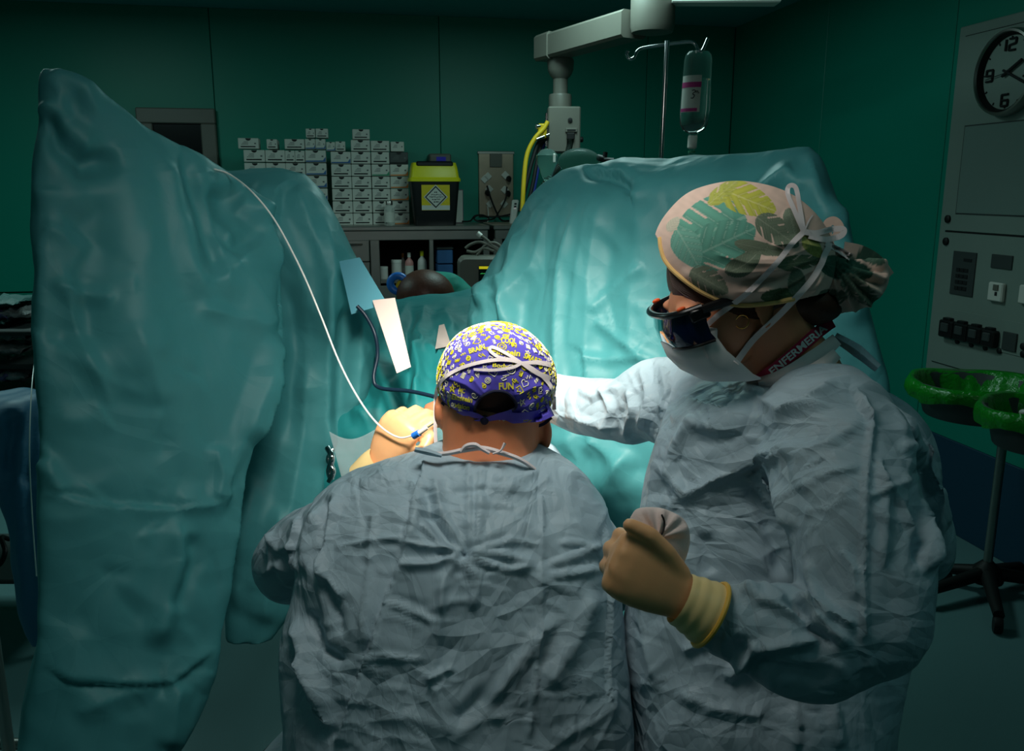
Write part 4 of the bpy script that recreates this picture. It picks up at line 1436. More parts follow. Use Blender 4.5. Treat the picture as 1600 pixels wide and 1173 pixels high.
feats = [
    ('soft', [(62, 172), (95, 222), (135, 255), (188, 248)], 13, -.020), ('ridge', [(66, 150), (110, 215), (150, 240)], 10, .010),
    ('ridge', [(70, 108), (95, 150), (100, 190)], 7, .006), ('ridge', [(75, 108), (135, 140), (160, 190)], 8, .006),
    ('soft', [(250, 230), (275, 330), (300, 420), (330, 480)], 14, .012), ('soft', [(275, 240), (315, 330), (345, 440)], 10, -.010),
    ('ridge', [(290, 250), (330, 330), (350, 420), (358, 480)], 9, .010), ('soft', [(345, 285), (352, 350), (375, 360), (400, 330)], 22, -.018),
    ('soft', [(345, 372), (380, 352), (415, 320)], 14, .014), ('ridge', [(350, 390), (395, 450), (442, 520)], 12, .010),
    ('ridge', [(443, 515), (436, 560), (425, 600), (405, 660), (392, 700)], 11, .016), ('ridge', [(425, 560), (380, 680), (345, 775)], 7, .008),
    ('ridge', [(300, 480), (345, 490), (440, 515)], 6, .007), ('step', [(60, 765), (150, 785), (270, 792), (365, 780)], 10, .006),
    ('ridge', [(270, 780), (330, 782), (370, 770)], 8, .008), ('ridge', [(335, 690), (342, 740), (335, 785)], 6, .008),
    ('soft', [(270, 800), (285, 870), (262, 950), (236, 1020)], 14, .012), ('soft', [(300, 830), (300, 880), (268, 960)], 10, -.010),
    ('step', [(62, 1035), (110, 1064), (190, 1070), (270, 1068), (320, 1030), (345, 1010)], 12, -.007),
    ('ridge', [(110, 1120), (180, 1090), (265, 1070)], 8, .006), ('ridge', [(262, 1173), (272, 1100), (285, 1060)], 8, .012),
    ('ridge', [(62, 350), (95, 362), (140, 400)], 7, .006), ('ridge', [(75, 440), (130, 455), (185, 468)], 6, .007),
    ('ridge', [(85, 440), (110, 470), (135, 560), (180, 640)], 7, .007), ('ridge', [(200, 500), (225, 560), (255, 640)], 8, .005),
    ('ridge', [(80, 540), (180, 600), (240, 625)], 6, .003), ('ridge', [(62, 715), (80, 740), (100, 775)], 8, .008),
    ('soft', [(130, 300), (150, 420), (120, 560)], 34, -.012), ('soft', [(200, 200), (215, 420), (230, 640)], 40, .012),
    ('soft', [(300, 120), (300, 300)], 20, .006), ('step', [(470, 280), (440, 300), (430, 360), (440, 430)], 12, .010),
    ('ridge', [(400, 268), (415, 330), (470, 420), (500, 520)], 10, .012), ('ridge', [(455, 275), (480, 340), (510, 430), (522, 560)], 9, .012),
    ('soft', [(440, 430), (460, 520), (455, 700)], 14, -.014), ('ridge', [(505, 320), (520, 420), (512, 560), (510, 740)], 9, .016),
    ('soft', [(540, 470), (535, 560), (528, 690)], 12, -.014), ('ridge', [(560, 480), (560, 560), (552, 650)], 9, .012),
    ('ridge', [(480, 560), (470, 700), (440, 860)], 10, .012), ('ridge', [(400, 740), (380, 840), (370, 960)], 9, .010),
    ('ridge', [(440, 780), (420, 900), (408, 990)], 9, .010),
]
rg = RNGS(4)
feats += random_folds(70, (60, 130, 430, 1160), (40, 130), (5, 10), (.0012, .0032), lambda x, y: 65 if y < 700 else 20, 40, rg)
CR = [(.16, .010, (1, 1, .5)), (.07, -.003, (1, 1, .7))]
V = crumple(drape(V, Fc, feats, .0015, 1, 1.4, 1.75), Fc, CR, 1)
V = relax(V, Fc, 1)
Vk = crumple(drape(Vk, Fk, feats, .0015, 1, 1.2, 1.6), Fk, CR, 5)
LD = thing('leg_drape', 'tall teal drape tented over the raised leg on the left', 'drape', P(200, 1100, 1.5), 'teal leg drapes')
mk('front_panel', (V, Fc), M['drape'], LD, ang=4)
mk('knee_panel', (Vk, Fk), M['drape'], LD, ang=4)
BLD = bvh(np.vstack([V, Vk]), list(Fc) + [tuple(i + len(V) for i in f) for f in Fk])

# --- right leg drape
mb = MB()
mb.loft(ringloft([
    (227, 1254, 1268, 1.75, 1.73, .01, .01), (240, 1165, 1279, 1.8, 1.72, .03, .04), (250, 965, 1285, 2.02, 1.70, .05, .06),
    (262, 893, 1290, 2.08, 1.69, .07, .08), (285, 862, 1296, 2.10, 1.68, .09, .1), (310, 834, 1303, 2.12, 1.68, .10, .12),
    (340, 813, 1312, 2.14, 1.68, .10, .12), (380, 790, 1326, 2.16, 1.68, .10, .12), (430, 762, 1345, 2.18, 1.67, .10, .12),
    (460, 738, 1352, 2.18, 1.66, .09, .12), (520, 735, 1368, 2.16, 1.65, .09, .12), (580, 745, 1385, 2.10, 1.65, .09, .12),
    (640, 780, 1392, 2.06, 1.64, .09, .12), (720, 835, 1396, 2.0, 1.64, .08, .12), (800, 870, 1400, 1.97, 1.64, .08, .12),
    (950, 900, 1400, 1.94, 1.64, .07, .1), (1020, 900, 1400, 1.94, 1.64, .05, .08)], 100, 90, 2.6))
V, Fc = remesh(mb, .0075, 3)
feats = []
for k, (x0, x1, x2) in enumerate(((890, 838, 800), (908, 866, 846), (926, 880, 868), (934, 908, 896), (950, 926, 915), (872, 812, 768))):
    feats.append(('ridge', [(x0, 282 + 9 * (k % 3)), (x0 + (x1 - x0) * .5, 335), (x1, 420), (x2, 470 + 45 * (k * 7 % 5)), (x2 - 4, 560 + 30 * (k * 3 % 4))], (9, 13, 7, 15, 10, 12)[k], (.013, .009, .012, .014, .008, .014)[k], .22))
feats += [
    ('step', [(995, 330), (985, 290), (965, 272), (930, 262), (895, 256)], 12, .014), ('soft', [(905, 262), (950, 266), (980, 285), (990, 310)], 11, -.012),
    ('ridge', [(990, 300), (1000, 360), (985, 460), (985, 580)], 16, .010), ('ridge', [(1240, 265), (1205, 278), (1170, 300)], 8, .010),
    ('ridge', [(1262, 230), (1275, 300), (1300, 380)], 9, .010), ('ridge', [(1180, 300), (1230, 262), (1255, 300)], 8, .008),
    ('ridge', [(925, 490), (960, 452), (1010, 415)], 5, .006, .1), ('ridge', [(930, 500), (980, 540), (1030, 575)], 5, .006, .1),
    ('ridge', [(905, 560), (960, 562), (1010, 560)], 5, .006, .1), ('step', [(735, 462), (765, 440), (800, 430)], 9, .012),
    ('ridge', [(740, 470), (775, 462), (800, 480), (812, 540)], 8, .012), ('soft', [(770, 445), (785, 475), (790, 530)], 10, -.012),
    ('ridge', [(815, 345), (808, 420), (790, 520), (800, 580)], 9, .016), ('ridge', [(745, 480), (752, 540), (760, 590)], 8, .010),
    ('ridge', [(900, 700), (930, 690), (965, 720), (975, 790)], 12, .009), ('ridge', [(880, 660), (905, 720), (900, 820)], 13, .010),
    ('soft', [(925, 700), (920, 760), (930, 820)], 14, -.006), ('ridge', [(985, 700), (950, 760), (940, 830)], 9, .014),
    ('ridge', [(1290, 300), (1320, 400), (1340, 520)], 14, .012), ('soft', [(1120, 260), (1200, 300), (1260, 400)], 40, -.012),
]
rg = RNGS(9)
feats += random_folds(60, (760, 260, 1330, 830), (40, 120), (5, 9), (.0012, .003), 75, 45, rg)
V = crumple(drape(V, Fc, feats, .0015, 2, 1.15, 1.5), Fc, CR, 9)
mk('leg_drape', (V, Fc), M['drape'], ang=4, label='wide teal drape over the raised leg on the right, behind the standing person', cat='drape', group='teal leg drapes')
BRD = bvh(V, Fc)

# --- sheet across the body between the legs
rows = [(449, 600, 740, 2.98), (456, 575, 752, 2.9), (470, 556, 770, 2.7), (490, 545, 775, 2.52), (515, 540, 780, 2.36), (550, 530, 800, 2.2), (600, 522, 840, 2.06),
        (640, 515, 862, 1.98), (680, 512, 872, 1.95), (750, 505, 905, 1.94), (850, 480, 950, 1.97), (1000, 470, 960, 2.0)]
R_ = np.array(rows, float)
G = []
for t_ in np.linspace(0, 1, 150):
    py = 449 + (1000 - 449) * t_
    xl, xr, d = (np.interp(py, R_[:, 0], R_[:, k]) for k in (1, 2, 3))
    row = []
    for u_ in np.linspace(0, 1, 120):
        sm = min(1, max(0, (py - 540) / 240)); sm = sm * sm * (3 - 2 * sm)
        bul = .10 * (1 - (2 * u_ - 1) ** 2) * (1 - .6 * sm)
        row.append(P(xl + (xr - xl) * u_, py + 22 * (1 - u_) * max(0, 1 - 7 * t_), d - bul))
    G.append(row)
G = np.array(G)[::-1]
mb = MB().grid(G)
V, Fc = mb.V(), mb.f
feats = [
    ('step', [(575, 470), (640, 462), (735, 462)], 7, .012), ('ridge', [(640, 470), (625, 500), (615, 540)], 6, .018), ('ridge', [(665, 475), (660, 500), (640, 530)], 6, .02),
    ('soft', [(650, 480), (640, 510), (630, 560)], 8, -.02), ('ridge', [(690, 480), (700, 500), (712, 520)], 8, .02), ('ridge', [(640, 540), (655, 580), (650, 640)], 7, .03),
    ('ridge', [(645, 520), (660, 540), (640, 585), (600, 630)], 7, .028), ('soft', [(625, 550), (640, 590), (630, 640)], 9, -.03),
    ('ridge', [(660, 545), (690, 570), (690, 620)], 8, .025), ('ridge', [(560, 520), (590, 570), (610, 640)], 8, .025), ('ridge', [(575, 600), (600, 590), (640, 575)], 6, .02),
    ('ridge', [(600, 640), (640, 620), (660, 600)], 6, .02), ('ridge', [(860, 700), (870, 760)], 10, .03)]
feats += random_folds(40, (540, 470, 740, 660), (25, 70), (4, 7), (.003, .008), 70, 45, RNGS(12))
N = normals(V, Fc)
V = relax(drape(V, Fc, feats, .003, 3, 1.2, 1.0), Fc, 1)
lo = V + np.array([0, .012, -.012])
n = len(V)
Fc2 = list(Fc) + [tuple(i + n for i in f)[::-1] for f in Fc]
mk('body_sheet', (np.vstack([V, lo]), Fc2), M['drape_dk'], ang=4, label='dark teal sheet lying over the body between both leg drapes', cat='drape')
BSH = bvh(V, Fc)


def on(bv, px, py, off=.004, fallback=2.0):
    d = ray(px, py)
    dn = unit(d)
    h = bv.ray_cast(Vector(CAM), Vector(dn))
    if h[0] is None:
        return P(px, py, fallback)
    return np.array(h[0]) - dn * off


def patch(poly4, bv, off, nu=14, nv=14, fallback=2.0, plane=None):
    a, b, c, d = (np.array(q, float) for q in poly4)
    G = []
    for v in np.linspace(0, 1, nv):
        row = []
        for u in np.linspace(0, 1, nu):
            q = (a * (1 - u) + b * u) * (1 - v) + (d * (1 - u) + c * u) * v
            row.append(on(bv, q[0], q[1], off, fallback) if bv is not None else P(q[0], q[1], plane(q[0], q[1])))
        G.append(row)
    G = np.array(G)
    m = MB().grid(G)
    k = m.n
    m2 = MB().add(np.vstack([m.V(), m.V() + FW * .0015]), m.f + [tuple(i + k for i in f)[::-1] for f in m.f])
    return m2


mk('adhesive_patch', patch(((530, 408), (562, 402), (605, 474), (549, 491)), None, 0, plane=lambda x, y: 1.845 - .0004 * (x - 560)), M['tape'], label='pale blue adhesive patch stuck on the left leg drape', cat='adhesive patch')
mk('paper_strip', patch(((582, 469), (617, 465), (642, 573), (620, 583)), None, 0, plane=lambda x, y: 1.83 - .0006 * (y - 465)), M['paper'], label='long white paper strip hanging below the blue patch', cat='paper strip')
mk('cloth_wedge', patch(((686, 508), (694, 506), (705, 540), (680, 545)), BSH, .03), M['paper'], label='small pale wedge showing on the body sheet beside the patterned cap', cat='paper strip')

# --- patient on the table
hd = P(668, 462, 3.15)
t = thing('person', 'person lying on the table under teal drapes, dark hair showing', 'person', [hd[0], 2.4, .98])
mb = MB()
capsule(mb, [hd + [0, .0, -.02], hd + [0.0, -.25, -.1], [hd[0], 2.5, 1.02], [hd[0] + .05, 2.2, 1.0], [hd[0] + .08, 2.0, .99]], [.06, .05, .09, .09, .08], 20, 30)
pix_ell(mb, 668, 462, 3.15, 40, 37, .11)
pix_ell(mb, 684, 645, 1.905, 26, 22, .03)
V, Fc = remesh(mb, .012, 4)
pb_ = mk('body', (V, Fc), M['skin'], t, ang=4)
mk('hair', pix_ell(MB(), 665, 463, 3.13, 46, 42, .115, 8), M['hair'], t)
mb = MB()
pix_ell(mb, 682, 476, 3.3, 66, 54, .1, 12)
V, Fc = remesh(mb, .01, 2)
V = drape(V, Fc, random_folds(20, (640, 425, 740, 475), (20, 50), (4, 7), (.004, .01), 60, 40, RNGS(2)), .004, 5)
mk('pillow', (V, Fc), M['pillow'], ang=4, label='green pillow under the dark-haired head', cat='pillow')
c = P(622, 443, 3.1)
t = thing('foam_ring', 'blue round pad with a yellow middle beside the dark hair', 'pad', c - EZ * .04)
mk('ring', MB().tube([c + (math.cos(a_) * RT + math.sin(a_) * EZ) * .028 for a_ in np.linspace(0, 2 * math.pi, 25)], .014, 10, cap=False), M['blue_hub'], t)
mk('centre', MB().lathe([(.002, .012), (.016, .01), (.018, 0)], c + [.01, 0, -.005], (0, -1, 0), 16), M['label_y'], t)
t = thing('operating_table', 'operating table carrying the draped body, hidden by the sheets', 'operating table', [hd[0] + .05, 2.6, 0])
mk('mattress', MB().box([hd[0] + .03, 2.7, .86], (.5, 1.25, .1), None, .03), M['black'], t)
mk('column', MB().box([hd[0] + .03, 2.75, .45], (.22, .3, .72), None, .02), M['steel'], t)
mk('base', MB().box([hd[0] + .03, 2.75, .06], (.5, .95, .12), None, .03), M['steel'], t)

# --- monitor behind the patient with its cables
dM = 3.75
sM = dM / FPX
c = P(765, 440, dM)
t = thing('patient_monitor', 'grey patient monitor with a yellow-topped screen beside the right drape', 'monitor', [c[0], c[1], 0])
rg = []
for y_ in (0, .012, .10, .12):
    ins_ = .012 if y_ in (0, .12) else 0
    ring = []
    for (sx, sy, a0) in ((1, 1, 0), (-1, 1, 90), (-1, -1, 180), (1, -1, 270)):
        for q in (0, 30, 60, 90):
            an = math.radians(a0 + q)
            ring.append(c + RT * (sx * (.14 - ins_ - .025) + .025 * math.cos(an)) + np.array([0, 1, 0]) * y_ + EZ * (sy * (.108 - ins_ - .025) + .025 * math.sin(an)))
    rg.append(ring)
mk('case', MB().loft(rg), M['grey'], t, ang=.5)
sx0 = P(731, 416, dM)
scr = mk('screen', MB().box(c + [.045, -.002, -.012], (.225 - .04, .004, .165), None, .001), M['screen'], t, smooth=False)
xs0 = c[0] + .045 - .0925
mk('header_bar', MB().box([xs0 + .09, c[1] - .005, c[2] - .012 + .073], (.175, .003, .011), None), M['scr_y'], scr, smooth=False)
pth = []
for k in range(90):
    u = k / 89
    s = (u * 6) % 1
    y = .018 * math.exp(-((s - .3) / .03) ** 2) - .006 * math.exp(-((s - .36) / .03) ** 2) + .004 * math.exp(-((s - .6) / .08) ** 2)
    pth.append([xs0 + .008 + u * .16, c[1] - .006, c[2] + .035 + y * .6])
mk('heart_trace', MB().tube(pth, .0013, 5), M['scr_g'], scr)
for z_, l_ in ((.012, .04), (-.02, .05), (-.05, .06)):
    mk('reading', MB().box([xs0 + .03 + l_ / 2, c[1] - .0055, c[2] + z_], (l_, .002, .003), None), M['scr_w'], scr, smooth=False)
mk('maker_mark', MB().box(P(738, 407, dM - .002) + [0, -.001, 0], (.02, .002, .005), None), M['ink'], t, smooth=False)
mk('stand_pole', MB().tube([[c[0], c[1] + .06, .05], [c[0], c[1] + .06, c[2] - .1]], .02, 14), M['steel'], t)
mk('stand_base', MB().lathe([(.22, 0), (.22, .03), (.05, .05)], [c[0], c[1] + .06, 0], n=28), M['steel'], t)
for k, pts in enumerate((((748, 366), (760, 374), (772, 385), (790, 394)), ((727, 388), (735, 382), (750, 378), (770, 386), (785, 396)), ((729, 392), (742, 394), (756, 388), (772, 392)), ((745, 398), (760, 382), (775, 380), (790, 392)))):
    pth = smooth_path([P(x, y, dM + .02) for x, y in pts], 24)
    mk('sensor_cable', MB().tube(pth, .0065, 8), M['grey'], label=['pale sensor cable with a plug rising above the monitor', 'pale sensor cable looping left on top of the monitor', 'pale sensor cable lying lowest on the monitor', 'pale sensor cable arching highest over the loops on the monitor'][k], cat='cable', group='pale cables on the monitor')
mk('cable_plug', MB().tube([P(746, 364, dM + .02), P(752, 369, dM + .02)], .011, 12), M['white'], t)

# --- clear collecting pouch with a steel clip
G = []
for v in np.linspace(0, 1, 40):
    py = 662 + v * 160
    xl, xr = 514 + 40 * v, 862 - 30 * v
    row = []
    for u in np.linspace(0, 1, 60):
        px = xl + (xr - xl) * u
        d = 1.80 + .04 * math.cos(u * 9 + v * 2) * (1 - v) - .05 * math.sin(math.pi * u) + .015 * math.sin(13 * u + 5 * v)
        row.append(P(px, py + (1 - v) * (10 * math.sin(u * 17) + 14 * math.sin(u * 5 + 1)), d))
    G.append(row)
mb = MB().grid(np.array(G))
k = mb.n
mk('drainage_pouch', (np.vstack([mb.V(), mb.V() + FW * .003]), mb.f + [tuple(i + k for i in f)[::-1] for f in mb.f]), M['pouch'], ang=4, label='clear plastic drainage pouch hanging below the lit operating field', cat='pouch')
t = thing('clamp', 'shiny steel clamp on the left edge of the clear pouch', 'clamp', P(515, 745, 1.78))
mk('jaw', MB().tube(smooth_path([P(512, 700, 1.79), P(519, 715, 1.77), P(514, 735, 1.78), P(518, 750, 1.78)], 16), .0065, 10), M['chrome'], t)
mk('jaw', MB().tube(smooth_path([P(520, 702, 1.79), P(513, 718, 1.78), P(521, 736, 1.77), P(514, 752, 1.78)], 16), .0055, 10), M['chrome'], t)

# --- cables in the field
pth = smooth_path([P(558, 478, 1.83), P(572, 494, 1.83), P(586, 522, 1.82), P(590, 555, 1.82), P(584, 590, 1.81), P(594, 606, 1.8), (P(640, 611, 1.76)), P(680, 620, 1.72), P(720, 632, 1.68)], 60)
mk('instrument_cable', MB().tube(pth, .0042, 10), M['cable'], label='dark blue cable running from the patch to behind the patterned cap', cat='cable')
fp = smooth_path([on(BLD, 335, 264, .01, 1.83), P(358, 272, 1.74), P(392, 298, 1.66), P(430, 345, 1.62), P(470, 420, 1.58), P(500, 490, 1.56), P(530, 565, 1.53), P(560, 622, 1.51), P(590, 662, 1.495), P(622, 683, 1.475), P(650, 679, 1.46)], 90)
mk('laser_fibre', MB().tube(fp, .0017, 8), M['fiber'], label='thin white laser fibre looping from the left knee to the gloved hand', cat='fibre')
mk('thin_line', MB().tube(smooth_path([P(57, 545, 2.2), P(50, 600, 2.0), P(46, 700, 1.86), P(50, 800, 1.84), P(57, 900, 1.84)], 40), .0014, 6), M['fiber'], label='thin pale line running down over the blue sheet at the left edge', cat='line')

# --- pale blue sheet at the left edge, over an instrument stand
mb = MB()
mb.loft(ringloft([(614, 30, 64, 2.05, 2.05, .03, .05), (622, -60, 68, 2.04, 2.02, .06, .1), (640, -140, 72, 2.02, 2.0, .08, .14), (690, -160, 74, 2.0, 1.98, .09, .15), (735, -150, 74, 1.98, 1.97, .09, .14), (752, 2, 76, 1.96, 1.96, .07, .1), (800, 20, 78, 1.95, 1.95, .06, .08), (880, 25, 80, 1.94, 1.94, .05, .07), (950, 31, 80, 1.93, 1.93, .04, .06), (985, 42, 80, 1.93, 1.93, .03, .04), (1008, 52, 80, 1.93, 1.93, .02, .02)], 70, 48, 2.2))
V, Fc = remesh(mb, .008, 5)
V = drape(V, Fc, [('soft', [(40, 620), (30, 760), (45, 980)], 9, .014), ('soft', [(20, 640), (14, 740)], 9, -.012), ('ridge', [(60, 640), (58, 800), (64, 990)], 7, .012), ('ridge', [(8, 660), (25, 700), (30, 780)], 6, .008)], .003, 6)
mk('table_cover', (V, Fc), M['blue_sheet'], ang=4, label='pale blue cover hanging off an instrument stand at the left edge', cat='table cover')
c = P(-60, 800, 2.02)
t = thing('instrument_stand', 'steel instrument stand under the pale blue cover', 'instrument stand', [c[0], c[1] + .05, 0])
mk('post', MB().tube([[c[0], c[1] + .05, .04], [c[0], c[1] + .05, P(-60, 660, 2.02)[2]]], .015, 12), M['steel'], t)
mb = MB()
for q in (-1, 1):
    mb.tube([[c[0] - .2, c[1] + .05 + q * .15, .03], [c[0] + .16, c[1] + .05 + q * .15, .03]], .016, 10)
mb.tube([[c[0], c[1] - .1, .035], [c[0], c[1] + .2, .035]], .016, 10)
mk('foot', mb, M['steel'], t)
cb = PZ(2, 862, .02)
mk('floor_cable', MB().tube(smooth_path([P(14, 842, 2.9), P(2, 840, 2.85), P(8, 862, 2.8), P(-4, 884, 2.8), P(-30, 880, 2.85)], 30), .008, 8), M['rubber'], label='black cable loop at the left edge beside the pale blue cover', cat='cable')

# ================================================================== people
def ribbon(bv, pts, wpx, off=.0012, thick=.0008, n=40, fallback=1.1):
    """flat band lying on a surface, following a pixel path"""
    p = smooth_path([(x, y, 0) for x, y in pts], n)[:, :2]
    T = np.gradient(p, axis=0)
    T /= np.linalg.norm(T, axis=1)[:, None] + 1e-9
    Nn = np.stack([-T[:, 1], T[:, 0]], 1)
    G = []
    ww = np.broadcast_to(np.asarray(wpx, float), (n,)) if np.ndim(wpx) == 0 else np.interp(np.linspace(0, 1, n), np.linspace(0, 1, len(wpx)), wpx)
    last = fallback
    for i in range(n):
        row = []
        for k in (-1, -.33, .33, 1):
            q = p[i] + Nn[i] * k * ww[i] / 2
            h = bv.ray_cast(Vector(CAM), Vector(unit(ray(*q))))
            if h[0] is not None and np.linalg.norm(np.array(h[0]) - CAM) < fallback + .25:
                pt = np.array(h[0]) - unit(ray(*q)) * off
                last = float(proj(pt[None])[2][0])
            else:
                pt = P(q[0], q[1], last)
            row.append(pt)
        G.append(row)
    G = np.array(G)
    # ease depth jumps along the band
    dd = proj(G.reshape(-1, 3))[2].reshape(G.shape[:2])
    for _ in range(3):
        s = dd.copy()
        s[1:-1] = np.minimum(dd[1:-1], (dd[:-2] + dd[1:-1] + dd[2:]) / 3)
        dd = s
    for i in range(n):
        for k in range(4):
            x, y, _ = proj(G[i, k][None])
            G[i, k] = P(float(x[0]), float(y[0]), dd[i, k])
    m = MB().grid(G)
    q = m.n
    return MB().add(np.vstack([m.V(), m.V() + FW * thick]), m.f + [tuple(i + q for i in f)[::-1] for f in m.f])


def plane_ribbon(pts, wpx, thick=.002, n=40):
    """band through (px, py, depth) points, broad side to the room"""
    p = smooth_path(pts, n)
    ww = np.interp(np.linspace(0, 1, n), np.linspace(0, 1, len(wpx)), wpx)
    T = np.gradient(p[:, :2], axis=0)
    T /= np.linalg.norm(T, axis=1)[:, None] + 1e-9
    G = []
    for i in range(n):
        nn = np.array([-T[i, 1], T[i, 0]])
        G.append([P(*(p[i, :2] + nn * k * ww[i] / 2), p[i, 2] + .006 * k * k) for k in (-1, -.5, 0, .5, 1)])
    m = MB().grid(np.array(G))
    q = m.n
    return MB().add(np.vstack([m.V(), m.V() + FW * thick]), m.f + [tuple(i + q for i in f)[::-1] for f in m.f])


def free_ribbon(pts3, w, upv, n=40, thick=.0008):
    p = smooth_path(pts3, n)
    T = np.gradient(p, axis=0)
    G = []
    for i in range(n):
        s = unit(np.cross(unit(T[i]), upv))
        G.append([p[i] - s * w / 2, p[i], p[i] + s * w / 2])
    m = MB().grid(np.array(G))
    q = m.n
    return MB().add(np.vstack([m.V(), m.V() + np.asarray(upv) * thick]), m.f + [tuple(i + q for i in f)[::-1] for f in m.f])


def text2d(body):
    cu = bpy.data.curves.new('tmp_text', 'FONT')
    cu.body = body
    cu.size = 1.0
    cu.resolution_u = 3
    cu.offset = .03
    ob = bpy.data.objects.new('tmp_text', cu)
    COL.objects.link(ob)
    dg = bpy.context.evaluated_depsgraph_get()
    dg.update()
    me = ob.evaluated_get(dg).to_mesh()
    V = np.array([v.co[:2] for v in me.vertices])
    Fc = [tuple(p.vertices) for p in me.polygons]
    bpy.data.objects.remove(ob, do_unlink=True)
    bpy.data.curves.remove(cu)
    lo, hi = V.min(0), V.max(0)
    return (V - lo) / (hi - lo)[None], Fc


def text_on(bv, body, cx_, cy_, wpx, hpx, rot=0, off=.0012, flip=False):
    V, Fc = text2d(body)
    x, y = (V[:, 0] - .5) * wpx, -(V[:, 1] - .5) * hpx
    a_ = math.radians(rot)
    X, Y = cx_ + x * math.cos(a_) - y * math.sin(a_), cy_ + x * math.sin(a_) + y * math.cos(a_)
    W = np.array([on(bv, X[i], Y[i], off, 1.2) for i in range(len(X))])
    return (W, Fc)


def hand_mesh(W, D, T, curls, thumb, s=1.0, spread=(.12, .04, -.04, -.12), mirror=1, voxel=.0032):
    """a gloved hand: W wrist, D toward the knuckles, T toward the thumb; +z is the back of the hand"""
    D = unit(D)
    T = unit(T - D * (T @ D))
    B = np.cross(T, D) * mirror
    L = lambda x, y, z: W + (T * x + D * y + B * z) * s
    mb = MB()
    rings = []
    for y, hw, ht, zc in ((-.03, .027, .021, 0), (-.01, .027, .021, 0), (.01, .031, .0195, 0), (.035, .038, .0185, .002), (.06, .0425, .017, .003), (.085, .0435, .0165, .001), (.1, .041, .015, -.003), (.108, .034, .009, -.006)):
        a_ = np.linspace(0, 2 * math.pi, 24, endpoint=False)
        ca, sa = np.cos(a_), np.sin(a_)
        px = np.sign(ca) * np.abs(ca) ** .75 * hw
        pz = np.sign(sa) * np.abs(sa) ** .85 * ht + zc
        rings.append([L(px[i], y - (.006 if px[i] < -.02 and y > .07 else 0), pz[i]) for i in range(24)])
    mb.loft(rings)
    roots = ((.0315, .088, 0), (.0105, .094, .002), (-.011, .09, .001), (-.031, .08, -.002))
    lens = ((.043, .026, .021), (.047, .030, .022), (.044, .028, .021), (.035, .021, .019))
    rad = (.0098, .0102, .0098, .0086)
    for f in range(4):
        x, y, z = roots[f]
        ang = 0
        pts, rr_ = [L(x * .95, y - .02, z - .003), L(x, y, z)], [rad[f] * 1.1, rad[f] * 1.12]
        for k in range(3):
            ang += math.radians(curls[f][k])
            dx = math.sin(spread[f])
            l_ = lens[f][k]
            x, y, z = x + l_ * dx * math.cos(ang), y + l_ * math.cos(ang), z - l_ * math.sin(ang)
            pts.append(L(x, y, z))
            rr_.append(rad[f] * (1.0, .95, .8)[k])
        # straight phalanges with rounded joints
        for a_, b_, r0, r1 in zip(pts[:-1], pts[1:], rr_[:-1], rr_[1:]):
            capsule(mb, [a_, b_], [r0, r1], 14, 6)
    tp = [L(*q) for q in thumb]
    for a_, b_, r0, r1 in zip(tp[:-1], tp[1:], (.017, .0135, .012), (.0135, .012, .0098)):
        capsule(mb, [a_, b_], [r0 * s, r1 * s], 14, 6)
    return remesh(mb, voxel, 5)


# ------------------------------------------------------------------ seated surgeon, seen from behind
SU = thing('person', 'seated person in a pale blue gown and doodle-print blue cap, seen from behind', 'person', [P(720, 1173, 1.25)[0], 1.25, 0])
dH = 1.28
# gown
mb = MB()
mb.loft(ringloft([
    (700, 672, 842, 1.255, 1.255, .07, .06), (714, 640, 866, 1.255, 1.255, .085, .08), (735, 570, 900, 1.25, 1.255, .10, .10),
    (755, 520, 925, 1.25, 1.255, .115, .11), (785, 486, 948, 1.245, 1.25, .13, .12), (830, 470, 962, 1.235, 1.24, .14, .12),
    (900, 463, 968, 1.225, 1.23, .145, .12), (950, 452, 973, 1.215, 1.22, .145, .13), (1000, 442, 979, 1.205, 1.21, .145, .14),
    (1060, 443, 985, 1.195, 1.20, .145, .15), (1120, 447, 987, 1.185, 1.19, .15, .16), (1173, 448, 985, 1.18, 1.18, .15, .18), (1330, 440, 990, 1.17, 1.17, .15, .22)], 90, 72, 2.5))
capsule(mb, [P(552, 842, 1.27), P(478, 862, 1.34), P(458, 882, 1.40), P(520, 845, 1.50), P(574, 762, 1.535)], [.075, .066, .06, .05, .042], 24, 30)
capsule(mb, [P(885, 842, 1.27), P(930, 890, 1.36), P(930, 900, 1.46), P(880, 800, 1.56), P(840, 720, 1.6)], [.068, .064, .058, .05, .042], 24, 30)
for s_ in (-1, 1):                                       # gown over the thighs
    capsule(mb, [P(710 + s_ * 110, 1300, 1.26), np.array([-.07 + s_ * .15, 1.62, .68]), np.array([-.07 + s_ * .17, 1.70, .45])], [.12, .1, .09], 20, 16)
V, Fc = remesh(mb, .0043, 3)
